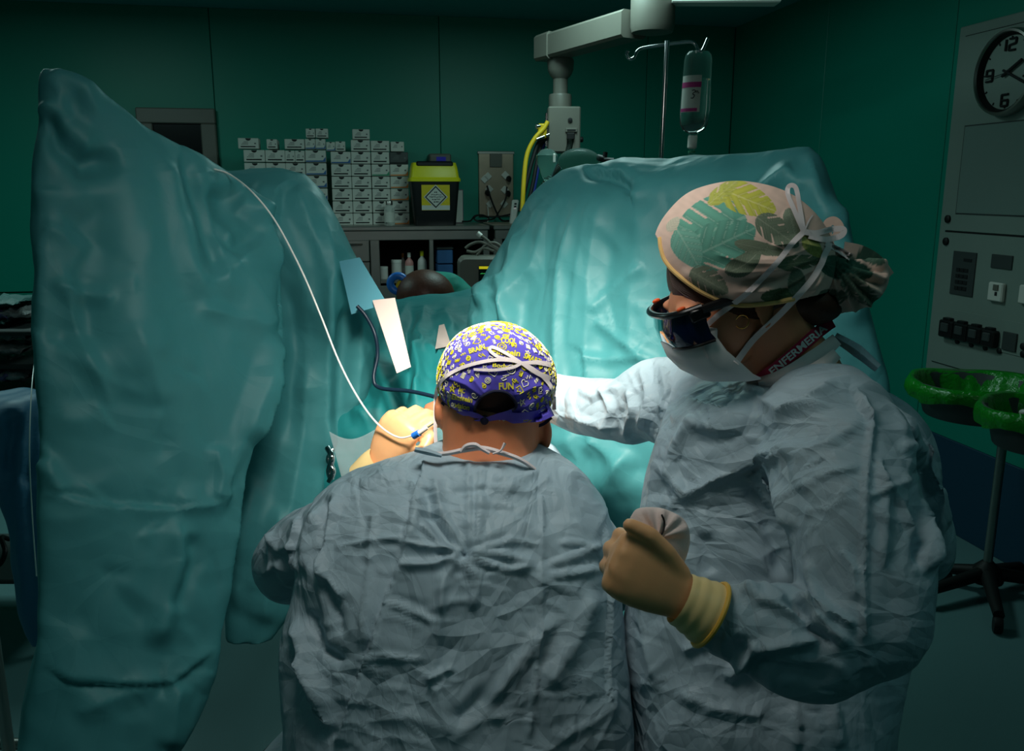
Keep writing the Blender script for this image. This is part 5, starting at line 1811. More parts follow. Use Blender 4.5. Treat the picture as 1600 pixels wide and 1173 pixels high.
feats = [
    ('step', [(522, 1160), (562, 1058), (587, 995), (604, 932), (629, 856), (646, 781), (662, 716)], 11, .010, .02),
    ('ridge', [(847, 764), (847, 882), (845, 974), (826, 1160)], 3.5, .006, .05), ('ridge', [(732, 716), (734, 848)], 4, .006, .08), ('ridge', [(752, 724), (747, 858)], 4, .006, .08),
    ('ridge', [(692, 890), (688, 966), (679, 1029), (660, 1100)], 5, .006), ('ridge', [(587, 793), (578, 861), (566, 1016)], 4, .006, .08),
    ('step', [(948, 1100), (950, 932), (944, 823)], 7, .007, .05), ('soft', [(512, 770), (500, 850), (480, 890)], 9, -.012),
    ('ridge', [(528, 768), (512, 820), (505, 870), (500, 930)], 7, .012), ('ridge', [(495, 790), (478, 830), (470, 900)], 6, .010), ('step', [(470, 800), (462, 850), (466, 900)], 8, .012),
    ('soft', [(719, 865), (690, 850), (655, 815)], 7, .010), ('ridge', [(719, 863), (670, 856), (618, 846)], 5, .008), ('ridge', [(719, 866), (680, 882), (615, 884)], 6, .009), ('ridge', [(719, 868), (695, 905), (690, 960)], 6, .009),
    ('ridge', [(719, 862), (780, 868), (845, 878)], 5, .008), ('ridge', [(722, 868), (790, 890), (845, 884)], 5, .008), ('ridge', [(735, 862), (800, 845), (850, 852)], 4, .006), ('ridge', [(719, 868), (745, 905), (735, 960)], 6, .008),
    ('soft', [(719, 866), (740, 860)], 10, -.014, .3), ('ridge', [(705, 880), (722, 858), (742, 866)], 4, .008),
    ('ridge', [(850, 885), (890, 872), (945, 850)], 4.5, .007), ('ridge', [(850, 900), (900, 895), (945, 885)], 4.5, .006), ('ridge', [(938, 862), (905, 850), (870, 848)], 4, .006),
    ('ridge', [(604, 938), (640, 955), (680, 972)], 4.5, .005), ('ridge', [(592, 965), (625, 965), (660, 985)], 4.5, .003), ('ridge', [(598, 932), (650, 940), (688, 968)], 5, -.003),
    ('soft', [(755, 1100), (820, 1020), (870, 960)], 16, .012), ('soft', [(700, 1140), (780, 1060), (830, 990)], 14, -.010), ('soft', [(850, 1080), (900, 1000), (930, 920)], 18, .010),
    ('ridge', [(660, 1065), (690, 1050), (710, 1042)], 5, .008), ('ridge', [(550, 1030), (600, 1025), (668, 1032)], 4, .006), ('soft', [(460, 960), (480, 1040), (520, 1120)], 12, .016), ('soft', [(480, 950), (500, 1010), (545, 1040)], 12, -.014),
    ('ridge', [(470, 1020), (500, 1110), (528, 1145)], 7, .014), ('ridge', [(490, 860), (510, 900), (540, 940)], 7, .009), ('ridge', [(500, 900), (530, 960), (535, 1000)], 7, -.009),
    ('ridge', [(640, 735), (600, 745), (560, 765)], 6, .008), ('ridge', [(520, 855), (580, 846), (640, 840)], 4, .006), ('ridge', [(845, 735), (800, 752), (770, 745)], 5, .006), ('ridge', [(860, 740), (830, 770), (790, 760)], 5, .006),
    ('ridge', [(735, 760), (790, 762), (830, 752)], 5, .005), ('soft', [(680, 740), (690, 800), (712, 850)], 10, .010), ('soft', [(665, 760), (675, 820)], 9, -.008), ('ridge', [(640, 740), (655, 800), (640, 850)], 5, .007),
    ('ridge', [(540, 1130), (640, 1120), (740, 1150)], 10, .005), ('ridge', [(700, 1160), (760, 1120), (800, 1120)], 9, .005), ('ridge', [(860, 1160), (920, 1130), (970, 1090)], 9, .006),
    ('ridge', [(420, 830), (440, 860), (470, 850)], 6, .009), ('ridge', [(405, 900), (440, 880), (455, 920)], 6, .010), ('ridge', [(430, 820), (425, 870), (440, 925)], 6, .008),
]
feats += random_folds(130, (400, 730, 985, 1173), (40, 170), (2.2, 5.0), (.0010, .0028), lambda x, y: (25 if x < 700 else -30) if y > 950 else (12 if x < 720 else -10), 34, RNGS(21))
GC = [(.15, .009, (1, 1, .6)), (.06, -.002, (1, 1, 1))]
V = crumple(drape(V, Fc, feats, .001, 7, .8, .95), Fc, GC, 3)
mk('gown', (V, Fc), M['gown'], SU, ang=4)
BSG = bvh(V, Fc)

# body: head, neck and shoulders under the gown
mb = MB()
pix_ell(mb, 776, 596, dH, 83, 80, .096, 8)
capsule(mb, [P(768, 640, dH - .01), P(766, 700, 1.27), P(764, 760, 1.265)], [.072, .070, .08], 24, 14)
pix_ell(mb, 770, 672, dH + .05, 66, 46, .07)
for ex, ey, er, ed in ((688, 642, 14, -.005), (853, 676, -16, 0)):
    c_ = P(ex, ey, dH + ed)
    mb.ell(c_, (.008, .016, .026), np.array([unit([1, -.3 * np.sign(er), 0]), unit([.3 * np.sign(er), 1, 0]), EZ]), 18, 12)
mb.tube([P(772, 650, dH + .13), P(772, 640, dH + .16)], [.012, .006], 10)   # nose, on the far side
capsule(mb, [P(620, 820, 1.26), P(768, 780, 1.26), P(860, 820, 1.26)], [.035, .06, .035], 16, 16)
V, Fc = remesh(mb, .0042, 4)
mk('body', (V, Fc), M['skin'], SU, ang=4)
mb = MB()
pix_ell(mb, 776, 594, dH, 85, 83, .099, 8, 80, 60)
V, Fc = mb.V(), mb.f
keep = []
X_, Y_, D_ = proj(V)
for f in Fc:
    if Y_[list(f)].mean() < 655 + .05 * (X_[list(f)].mean() - 776):
        keep.append(f)
mk('cropped_hair', (V, keep), M['stubble'], SU, ang=4)

# cap
mb = MB()
pix_ell(mb, 776, 592, dH, 93, 88, .108, 8, 360, 220)
V, Fc = mb.V(), mb.f
cfe = [('ridge', [(690, 600), (720, 618), (760, 640)], 5, .006), ('ridge', [(690, 585), (730, 600), (765, 625)], 5, .005), ('ridge', [(700, 625), (730, 640), (755, 652)], 5, .006), ('ridge', [(865, 600), (840, 620), (808, 636)], 5, .006),
       ('ridge', [(866, 625), (840, 638), (806, 644)], 5, .006), ('ridge', [(850, 600), (830, 605), (800, 618)], 5, .005), ('ridge', [(740, 590), (752, 605), (762, 616)], 4, .004), ('soft', [(760, 505), (775, 560), (775, 605)], 8, .002), ('ridge', [(860, 645), (830, 652), (790, 655)], 5, .005)]
V = drape(V, Fc, cfe, .0012, 3)
X_, Y_, D_ = proj(V)
hole = [(741, 647), (744, 632), (753, 620), (766, 613), (778, 611), (792, 614), (803, 624), (806, 636), (790, 645), (772, 652), (755, 655)]


def inpoly(x, y, poly):
    r = False
    j = len(poly) - 1
    for i in range(len(poly)):
        xi, yi = poly[i]
        xj, yj = poly[j]
        if (yi > y) != (yj > y) and x < (xj - xi) * (y - yi) / (yj - yi + 1e-12) + xi:
            r = not r
        j = i
    return r


L3, R3, N3 = P(683, 612, dH), P(866, 648, dH), P(776, 668, dH - .10)
pn = unit(np.cross(R3 - L3, N3 - L3))
if pn[2] < 0: pn = -pn
side = (V - L3) @ pn
keep = []
for f in Fc:
    l_ = list(f)
    if side[l_].mean() < 0:
        continue
    if D_[l_].mean() < dH and inpoly(X_[l_].mean(), Y_[l_].mean(), hole):
        continue
    keep.append(f)
CAPV, CAPF = V, keep
cap = mk('scrub_cap', (V, keep), M['cap1'], SU, ang=4, label='blue cap printed with yellow and white doodles')
BC1 = bvh(V, Fc)
hb = [on(BC1, x, y, .0015, dH) for x, y in smooth_path([(x, y, 0) for x, y in hole[:9]], 40)[:, :2]]
mk('hole_binding', MB().tube(hb, .0022, 8), M['cap1_dk'], cap)
band = [(690, 628), (712, 646), (740, 657), (775, 664), (815, 668), (845, 664), (862, 652)]
mk('hem', ribbon(BC1, band, 5, .002, .001, 50, dH), M['cap1_dk'], cap)
bv_ = ribbon(BC1, [(862, 640), (840, 650), (810, 652), (785, 650), (757, 656)], [20, 18, 14, 12, 6], .004, .001, 40, dH)
mk('tie_band', bv_, M['cap1'], cap)
for pts, w_ in (([(757, 656), (742, 648), (722, 646), (709, 649), (713, 656), (735, 660), (757, 657)], 7), ([(757, 657), (738, 662), (720, 664)], [8, 9, 11]), ([(757, 656), (775, 650), (800, 642)], [6, 6, 5])):
    mk('tie', ribbon(BC1, pts, w_, .007, .002, 40, dH), M['cap1'], cap)
mk('tie_knot', MB().ell(on(BC1, 757, 656, .006, dH), (.006, .006, .007)), M['cap1_dk'], cap)

# doodle print laid on the cap
DO = []
cs = lambda n, r, k=1: [(r * math.cos(2 * math.pi * k * i / n), r * math.sin(2 * math.pi * k * i / n)) for i in range(n + 1)]
DO.append([[(0, -.9), (-.85, 0), (-.8, .5), (-.4, .75), (0, .4), (.4, .75), (.8, .5), (.85, 0), (0, -.9)]])
DO.append([[(math.cos(a_) * a_ / 12, math.sin(a_) * a_ / 12) for a_ in np.linspace(0, 11, 26)]])
DO.append([cs(12, .9), cs(8, .45)])
DO.append([[(.9 * math.sin(2 * math.pi * k * 2 / 5), .9 * math.cos(2 * math.pi * k * 2 / 5)) for k in range(6)]])
DO.append([[(-.9, .3), (-.5, -.4), (-.1, .4), (.3, -.4), (.7, .4), (1, -.1)]])
DO.append([[(-.6, .2), (0, -1), (.6, .2), (-.6, .2)], [(-.6, .2), (-.4, .7), (0, .9), (.4, .7), (.6, .2)], [(-.3, -.3), (.3, .1)]])
DO.append([[(-.6, .7), (-.5, -.8), (.5, -.8), (.6, .7), (-.6, .7)], [(-.2, .7), (-.15, -.8)], [(.2, .7), (.15, -.8)]])
DO.append([[(-.2, 1), (-.5, .1), (.1, .1), (-.2, -1), (.6, .3), (.1, .3), (.4, 1), (-.2, 1)]])
DO.append([[(-.8, -.6), (-.8, .5), (-.4, 0), (0, .7), (.4, 0), (.8, .5), (.8, -.6), (-.8, -.6)]])
DO.append([[(-.9, 0), (-.4, .6), (.3, .6), (.9, 0), (.3, -.6), (-.4, -.6), (-.9, 0)], [(-.5, .3), (-.5, -.3)], [(0, .5), (0, -.5)], [(.4, .4), (.4, -.4)]])
DO.append([[(-1, 0), (-.5, .4), (0, 0), (.5, .4), (1, 0)], [(-1, -.5), (-.5, -.1), (0, -.5), (.5, -.1), (1, -.5)]])
words = [('COOL', 795, 532, 24, 9, 4), ('Einstein', 791, 550, 44, 10, 5), ('Body', 782, 572, 25, 9, 6), ('FUN', 791, 603, 23, 11, -2), ('Einstein', 722, 622, 33, 9, 10), ('vision', 722, 635, 24, 8, 12), ('MC', 722, 610, 10, 7, 14), ('BRAIN', 745, 545, 26, 8, -16), ('SMART', 832, 560, 28, 9, 22)]
rr = random.Random(8)
yl, wh = MB(), MB()
fill = MB()
s0 = dH / FPX
cN = P(776, 592, dH)
nd = 760
pts_ = []
for i in range(nd):
    z_ = 1 - 2 * (i + .5) / nd
    a_ = i * 2.399963
    r_ = math.sqrt(1 - z_ * z_)
    pts_.append(np.array([r_ * math.cos(a_), r_ * math.sin(a_), z_]))
for i, u_ in enumerate(pts_):
    h = BC1.find_nearest(Vector(cN + u_ * .1))
    c_, nr = np.array(h[0]), np.array(h[1])
    if (c_ - L3) @ pn < .004:
        continue
    x_, y_, d_ = (float(q[0]) for q in proj(c_[None]))
    if d_ < dH and (inpoly(x_, y_, [(736, 654), (738, 625), (760, 606), (800, 606), (812, 640), (780, 656)])):
        continue
    if d_ < dH and any(abs(x_ - w_[1]) < w_[3] / 2 + 1 and abs(y_ - w_[2]) < w_[4] / 2 + 1 for w_ in words):
        continue
    if nr @ (c_ - cN) < 0: nr = -nr
    tx = unit(np.cross([0.1, .2, 1.0], nr))
    ty = np.cross(nr, tx)
    an = rr.uniform(0, 6.28)
    sz = rr.uniform(4.4, 7.4) * s0
    yel = rr.random() < .46
    tgt = yl if yel else wh
    dd = rr.choice(DO)
    place = lambda x, y: (lambda q: np.array(BC1.find_nearest(Vector(q))[0]) + nr * .0004)(c_ + sz * ((x * math.cos(an) - y * math.sin(an)) * tx + (x * math.sin(an) + y * math.cos(an)) * ty))
    for st in dd:
        tgt.tube([place(x, y) for x, y in st], .00075 if not yel else .00085, 4)
    if yel and rr.random() < .14:
        ring = [place(x, y) for x, y in cs(10, .45)[:-1]]
        k0 = fill.n
        fill.add(ring, [tuple(range(10)), tuple(range(10))[::-1]])
mk('yellow_doodles', yl, M['print_y'], cap, smooth=False, kind='stuff')
mk('white_doodles', wh, M['print_w'], cap, smooth=False, kind='stuff')
mk('yellow_blots', fill, M['print_y'], cap, smooth=False, kind='stuff')
for b_, x_, y_, w_, h_, r_ in words:
    mk('lettering', text_on(BC1, b_, x_, y_, w_, h_, r_, .0016), M['print_y'], cap, smooth=False)

# mask ties across the cap, a bow at the back
for pts, w_ in (([(681, 700), (680, 650), (682, 612), (692, 592), (715, 577), (745, 567), (775, 562), (800, 563), (815, 567)], 5.5), ([(866, 640), (864, 610), (850, 590), (832, 576), (815, 567)], 6),
                ([(815, 567), (798, 556), (780, 546), (768, 542), (766, 548), (780, 558), (800, 562), (815, 567)], 5), ([(815, 567), (840, 566), (862, 570)], [5, 7, 8]), ([(815, 567), (800, 574), (770, 578), (740, 577)], [5, 5, 4]), ([(815, 567), (835, 580), (860, 592)], [5, 7, 9])):
    mk('mask_tie', ribbon(BC1, pts, w_, .004, .001, 50, dH + .06), M['tie'], SU)
mb = MB()
pix_ell(mb, 772, 665, dH + .125, 62, 45, .04)
mk('face_mask', mb, M['mask'], SU)
# gown neck tie
for pts, w_ in (([(652, 704, 1.2), (690, 709, 1.185), (725, 703, 1.18), (752, 700, 1.178), (782, 707, 1.178), (815, 719, 1.18), (845, 740, 1.2)], [5, 7, 8, 8, 8, 7, 6]), ([(720, 706, 1.175), (728, 697, 1.172), (742, 695, 1.17), (754, 702, 1.17), (765, 708, 1.172)], [5, 7, 8, 6, 5]), ([(770, 709, 1.17), (782, 704, 1.168), (789, 692, 1.168)], [3, 3, 5])):
    mk('neck_tie', plane_ribbon(pts, w_, .0012), M['tie'], SU)
mk('neck_tab', plane_ribbon([(648, 702, 1.19), (668, 706, 1.185), (690, 712, 1.18)], [8, 10, 6]), M['gown'], SU)

# left hand with the fibre, glove cuff
W_ = P(594, 728, 1.53)
hv = hand_mesh(W_, P(632, 655, 1.50) - W_, P(672, 700, 1.47) - W_, ((48, 42, 30), (55, 48, 30), (58, 50, 30), (60, 52, 30)),
               ((.028, .012, -.004), (.052, .048, -.006), (.058, .078, -.012), (.05, .098, -.026)), .98)
mk('glove', hv, M['glove'], SU, ang=4)
mb = MB()
mb.tube(smooth_path([P(601, 718, 1.525), P(590, 730, 1.535), P(578, 748, 1.545)], 14), np.linspace(.031, .041, 14), 24, cap=False)
mk('glove_cuff', mb, M['cuff'], SU, ang=4)
W2 = P(842, 712, 1.61)
hv = hand_mesh(W2, P(800, 650, 1.62) - W2, P(800, 730, 1.58) - W2, ((40, 40, 30), (45, 45, 30), (50, 45, 30), (50, 50, 30)), ((.028, .012, -.004), (.05, .045, -.006), (.054, .07, -.012), (.045, .09, -.022)), .98, mirror=-1, voxel=.004)
mk('glove', hv, M['glove'], SU, ang=4)
# legs and shoes below the gown
mb = MB()
for s_ in (-1, 1):
    capsule(mb, [np.array([-.07 + s_ * .16, 1.66, .6]), np.array([-.07 + s_ * .17, 1.70, .45]), np.array([-.07 + s_ * .18, 1.68, .1])], [.075, .07, .05], 16, 12)
mk('trousers', remesh(mb, .01, 3), M['dgreen'], SU, ang=4)
for s_ in (-1, 1):
    mb = MB()
    capsule(mb, [np.array([-.07 + s_ * .18, 1.62, .05]), np.array([-.07 + s_ * .2, 1.80, .045])], [.048, .04], 16, 10, .8)
    mk('shoe', mb, M['white'], SU, ang=4)
# connector held in the fingers
t = thing('fibre_connector', 'small blue connector held in the seated person\'s gloved fingers', 'connector', P(652, 684, 1.45))
mk('hub', MB().tube([P(646, 681, 1.462), P(655, 676, 1.455)], .006, 14), M['blue_hub'], t)
mk('sleeve', MB().tube([P(655, 676, 1.455), P(668, 668, 1.45)], [.0045, .003], 12), M['white'], t)
mk('wire', MB().tube(smooth_path([P(668, 668, 1.45), P(690, 655, 1.5), P(720, 648, 1.6)], 12), .0012, 6), M['chrome'], t)

# round stool
sc = P(676, 1205, 1.2)
t = thing('stool', 'round stool with a pale covered seat under the seated person', 'stool', [sc[0], sc[1], 0])
mk('seat', MB().lathe([(.24, -.05), (.26, -.04), (.262, -.015), (.25, .0), (.2, .012), (.02, .015)], sc, n=48), M['gown'], t)
mk('rim', MB().lathe([(.262, -.065), (.272, -.05), (.272, -.025), (.262, -.015)], sc, n=48), M['rubber'], t)
mk('column', MB().tube([[sc[0], sc[1], .06], sc - EZ * .05], .03, 16), M['steel'], t)
for k in range(5):
    an = 2 * math.pi * k / 5 + .3
    mk('foot', MB().tube([[sc[0], sc[1], .08], [sc[0] + .26 * math.cos(an), sc[1] + .26 * math.sin(an), .03]], [.022, .014], 10), M['steel'], t)

# ------------------------------------------------------------------ standing nurse in profile
NU = thing('person', 'standing person in leaf-print cap, dark laser glasses, face mask and pale gown', 'person', [P(1200, 1173, 1.22)[0], 1.2, 0])
mb = MB()
mb.loft(ringloft([
    (572, 1200, 1325, 1.20, 1.20, .06, .08), (590, 1150, 1345, 1.2, 1.2, .09, .10), (612, 1085, 1375, 1.21, 1.2, .13, .13), (640, 1045, 1405, 1.22, 1.21, .15, .15),
    (700, 1026, 1425, 1.22, 1.22, .12, .16), (760, 1010, 1432, 1.22, 1.22, .12, .16), (820, 999, 1432, 1.21, 1.22, .12, .16), (900, 985, 1425, 1.2, 1.22, .12, .16),
    (1000, 976, 1412, 1.2, 1.22, .12, .17), (1090, 984, 1385, 1.2, 1.22, .16, .17), (1173, 990, 1378, 1.2, 1.22, .16, .17), (1300, 990, 1375, 1.2, 1.22, .17, .18), (1800, 950, 1400, 1.2, 1.22, .18, .2)], 110, 72, 2.2))
capsule(mb, [P(1090, 645, 1.32), P(1030, 625, 1.40), P(975, 640, 1.47), P(905, 630, 1.55), P(868, 622, 1.58)], [.075, .07, .058, .05, .045], 24, 30)
capsule(mb, [P(1290, 672, 1.09), P(1322, 760, 1.03), P(1345, 870, .99), P(1345, 965, .97)], [.088, .080, .076, .072], 28, 30)
capsule(mb, [P(1345, 965, .97), P(1270, 1000, .965), P(1200, 988, .965), P(1140, 972, .97)], [.072, .066, .055, .043], 28, 30)
pix_ell(mb, 1392, 700, 1.26, 58, 95, .09, -20)
pix_ell(mb, 1428, 835, 1.27, 55, 80, .07, -14)
pix_ell(mb, 1400, 770, 1.26, 55, 100, .08, -14)
V, Fc = remesh(mb, .0043, 3)
feats = [
    ('ridge', [(1342, 609), (1362, 661), (1353, 758), (1350, 1005)], 4.5, .008, .05), ('step', [(1362, 661), (1345, 640), (1330, 600)], 6, .008),
    ('ridge', [(1043, 729), (1072, 775), (1164, 724), (1261, 684)], 9, .014), ('soft', [(1070, 690), (1130, 690), (1200, 660)], 22, -.010),
    ('step', [(1238, 925), (1230, 890), (1227, 821), (1192, 781), (1164, 747), (1210, 712), (1261, 684)], 12, .007), ('soft', [(1165, 755), (1195, 800), (1215, 870), (1218, 910)], 16, -.010),
    ('ridge', [(1185, 735), (1225, 775), (1240, 830)], 8, .012), ('ridge', [(1215, 720), (1290, 690), (1350, 660)], 7, .005), ('ridge', [(1240, 770), (1290, 740), (1350, 725)], 6, .004), ('ridge', [(1250, 800), (1300, 790), (1330, 770)], 6, .003),
    ('ridge', [(1240, 925), (1285, 975), (1330, 1010)], 8, .014), ('ridge', [(1240, 940), (1290, 950), (1340, 985)], 7, .010), ('soft', [(1235, 935), (1270, 980), (1310, 1010)], 9, -.012),
    ('ridge', [(1290, 985), (1230, 955), (1185, 935), (1130, 915)], 7, .010), ('ridge', [(1285, 1000), (1200, 1010), (1150, 1040)], 7, .012), ('ridge', [(1180, 1000), (1160, 1040), (1130, 1060)], 7, .010),
    ('ridge', [(1150, 930), (1195, 920), (1230, 945)], 6, .010), ('soft', [(1130, 1000), (1200, 1040), (1300, 1060)], 16, -.010), ('ridge', [(1060, 1020), (1100, 1000), (1125, 960)], 7, .010),
    ('ridge', [(1045, 640), (1030, 720), (1020, 800), (1012, 900)], 8, .010), ('ridge', [(1085, 640), (1055, 700), (1040, 760)], 7, .010), ('ridge', [(1060, 770), (1050, 800), (1065, 830)], 5, .008), ('ridge', [(1045, 765), (1035, 800), (1040, 840)], 5, .008),
    ('soft', [(1100, 830), (1110, 900)], 16, -.008), ('step', [(1060, 612), (1130, 640), (1170, 605)], 9, .006), ('ridge', [(1150, 600), (1220, 640), (1300, 630)], 8, .008), ('ridge', [(1200, 660), (1260, 620), (1310, 590)], 8, .010),
    ('ridge', [(1370, 700), (1385, 780), (1380, 900)], 6, .008), ('ridge', [(1365, 730), (1410, 790), (1440, 850)], 6, .009), ('ridge', [(1380, 620), (1430, 690), (1465, 760)], 8, .010), ('step', [(1440, 900), (1445, 800), (1440, 720)], 9, .014),
    ('ridge', [(1350, 780), (1400, 760), (1450, 740)], 5, .006), ('ridge', [(1390, 640), (1445, 740), (1475, 840)], 9, .012), ('ridge', [(1440, 740), (1455, 820), (1445, 890)], 8, .012), ('soft', [(1430, 720), (1440, 820), (1435, 890)], 9, -.014), ('ridge', [(1400, 700), (1430, 700), (1455, 720)], 6, .008), ('ridge', [(1310, 850), (1335, 890), (1340, 940)], 6, .008), ('ridge', [(1265, 870), (1275, 930), (1300, 980)], 7, .010),
    ('ridge', [(1000, 570), (1015, 620), (1000, 680)], 6, .010), ('ridge', [(980, 600), (990, 640), (970, 690)], 6, .010), ('ridge', [(940, 600), (955, 640), (940, 680)], 5, .008), ('ridge', [(900, 605), (930, 620), (970, 600)], 5, .007), ('ridge', [(1030, 565), (1045, 610), (1030, 660)], 6, .010), ('ridge', [(880, 640), (920, 660), (970, 670)], 5, .007),
    ('ridge', [(1000, 900), (1010, 1000), (1030, 1080)], 9, .010), ('ridge', [(1050, 1080), (1120, 1110), (1200, 1120)], 9, .009), ('ridge', [(1240, 1100), (1245, 1173)], 7, .008), ('ridge', [(1300, 1090), (1310, 1173)], 7, .010),
]
feats += random_folds(130, (900, 560, 1480, 1173), (40, 170), (2.2, 5.0), (.0010, .0028), lambda x, y: -25 if x > 1200 and y < 900 else (15 if y > 900 else 60), 38, RNGS(33))
V = crumple(drape(V, Fc, feats, .001, 9, .8, 1.0), Fc, GC, 12)
mk('gown', (V, Fc), M['gown'], NU, ang=4)
BNG = bvh(V, Fc)
# collar pieces
mk('gown_collar', plane_ribbon([(1185, 597, 1.14), (1225, 588, 1.115), (1270, 562, 1.11), (1308, 530, 1.14)], [14, 26, 28, 20]), M['gown_in'], NU, label='white inner collar')
mk('collar_tab', plane_ribbon([(1258, 588, 1.09), (1285, 572, 1.085), (1308, 552, 1.1)], [26, 24, 18]), M['gown_in'], NU)
mk('gown_tie', plane_ribbon([(1305, 526, 1.16), (1340, 548, 1.14), (1372, 575, 1.13)], [14, 20, 14]), M['gown'], NU)

# head
dN = 1.14
HO = P(1152, 470, dN)
tt_ = math.radians(22)
hf = unit([-math.cos(tt_), -.10, -math.sin(tt_)])
hu = unit(np.array([-math.sin(tt_), 0, math.cos(tt_)]))
hu = unit(hu - hf * (hu @ hf))
hl_ = np.cross(hu, hf)                                  # her left, toward the viewer
HA = np.array([hf, hl_, hu])
H = lambda f, l, u: HO + hf * f + hl_ * l + hu * u
mb = MB()
mb.ell(H(-.025, 0, .045), (.097, .074, .086), HA)
mb.ell(H(.035, 0, -.005), (.057, .060, .075), HA)
mb.ell(H(.042, 0, -.045), (.045, .046, .038), HA)
mb.ell(H(.068, 0, -.062), (.016, .02, .016), HA, 16, 12)
mb.ell(H(.093, 0, -.016), (.018, .012, .016), HA, 16, 12)
mb.tube([H(.082, 0, .02), H(.1, 0, -.014)], [.008, .011], 10)
for s_ in (-1, 1):
    mb.ell(H(.055, s_ * .032, -.012), (.03, .022, .024), HA, 16, 12)
    mb.ell(H(.075, s_ * .03, .024), (.014, .022, .007), HA, 16, 12)
    mb.ell(H(-.008, s_ * .070, -.006), (.013, .006, .02), HA, 16, 12)
    mb.ell(H(-.004, s_ * .071, -.022), (.008, .005, .01), HA, 12, 10)
capsule(mb, [H(-.02, 0, -.01), P(1215, 545, 1.18), P(1245, 600, 1.2), P(1250, 680, 1.2)], [.058, .056, .066, .1], 24, 20)
V, Fc = remesh(mb, .0036, 4)
mk('body', (V, Fc), M['skin_f'], NU, ang=4)
BNH = bvh(V, Fc)
for s_ in (-1, 1):
    mk('eye', MB().ell(H(.077, s_ * .03, .008), (.012, .012, .012), HA, 16, 12), M['white'], NU)

# hair under the cap brim and at the nape
mb = MB()
mb.ell(H(-.022, 0, .042), (.101, .077, .086), HA, 90, 60)
V, Fc = mb.V(), mb.f
X_, Y_, D_ = proj(V)
keep = []
hairline = [(1005, 360), (1012, 385), (1020, 420), (1034, 440), (1060, 468), (1095, 494), (1125, 492), (1150, 478), (1175, 480), (1200, 502), (1265, 520), (1320, 500)]
hx, hy = np.array([q[0] for q in hairline]), np.array([q[1] for q in hairline])
for f in Fc:
    l_ = list(f)
    ym, xm = Y_[l_].mean(), X_[l_].mean()
    if ym < np.interp(xm, hx, hy) and xm > 1008 and ym > np.interp(xm, [1010, 1030, 1060, 1100, 1150, 1240], [368, 375, 405, 440, 460, 455]):
        keep.append(f)
hair = mk('hair', (V, keep), M['hair'], NU, ang=4)
# strands swept back from the forehead
rr = random.Random(4)
BHR = bvh(V, Fc)
mb = MB()
for k in range(150):
    t0 = rr.random()
    s = rr.uniform(-7, 7)
    pth = []
    for q in np.linspace(0, 1, 12):
        x = 1016 + (1200 - 1016) * q + s * .4
        y = np.interp(x, [1010, 1030, 1060, 1100, 1150, 1210], [385, 420, 447, 468, 484, 498]) + s + 10 * t0 * math.sin(q * 3) - 6 + 2 * math.sin(9 * q + k)
        hh = BHR.ray_cast(Vector(CAM), Vector(unit(ray(x, y))))
        if hh[0] is not None:
            pth.append(on(BHR, x, y, .001 + .002 * rr.random(), 1.09))
    if len(pth) > 3:
        mb.tube(pth, .0011, 5)
mbn = MB()
pix_ell(mbn, 1235, 474, dN + .012, 80, 36, .05, 6)
mk('nape_hair', mbn, M['hair'], hair)
mk('hair_strands', mb, M['hair'], hair, kind='stuff')

# leaf-print cap
mb = MB()
pix_ell(mb, 1161, 402, dN - .008, 140, 114, .104, 17, 420, 260)
V, Fc = mb.V(), mb.f
x, y, d = proj(V)
# fuller toward the knot, and slack cloth above the nape
cf = [('ridge', [(1292, 398), (1230, 420), (1150, 425), (1110, 415)], 7, .006), ('soft', [(1288, 405), (1220, 436), (1150, 446)], 9, -.007), ('ridge', [(1292, 410), (1220, 450), (1140, 455)], 7, .007), ('ridge', [(1292, 392), (1250, 380), (1200, 385)], 6, .005),
      ('soft', [(1292, 412), (1250, 442), (1200, 462)], 7, -.006), ('ridge', [(1290, 420), (1255, 455), (1210, 470)], 6, .006), ('ridge', [(1288, 388), (1255, 355), (1220, 330)], 6, .004), ('ridge', [(1125, 288), (1140, 320), (1150, 350)], 4, .0018), ('ridge', [(1270, 385), (1220, 405), (1160, 405)], 5, .004),
      ('soft', [(1060, 420), (1100, 445), (1160, 468)], 10, .003), ('ridge', [(1295, 400), (1275, 430), (1262, 460)], 5, .006), ('ridge', [(1110, 395), (1170, 410), (1230, 412)], 5, .004)]
V = drape(V, Fc, cf, .0012, 4)
b0, b1 = np.array([1030., 377.]), np.array([1262., 476.])
x, y, d = proj(V)
brim = lambda px: np.interp(px, [1015, 1030, 1036, 1060, 1100, 1150, 1200, 1240, 1300], [350, 377, 402, 432, 460, 479, 477, 470, 455])
keep = [f for f in Fc if y[list(f)].mean() < brim(x[list(f)].mean())]


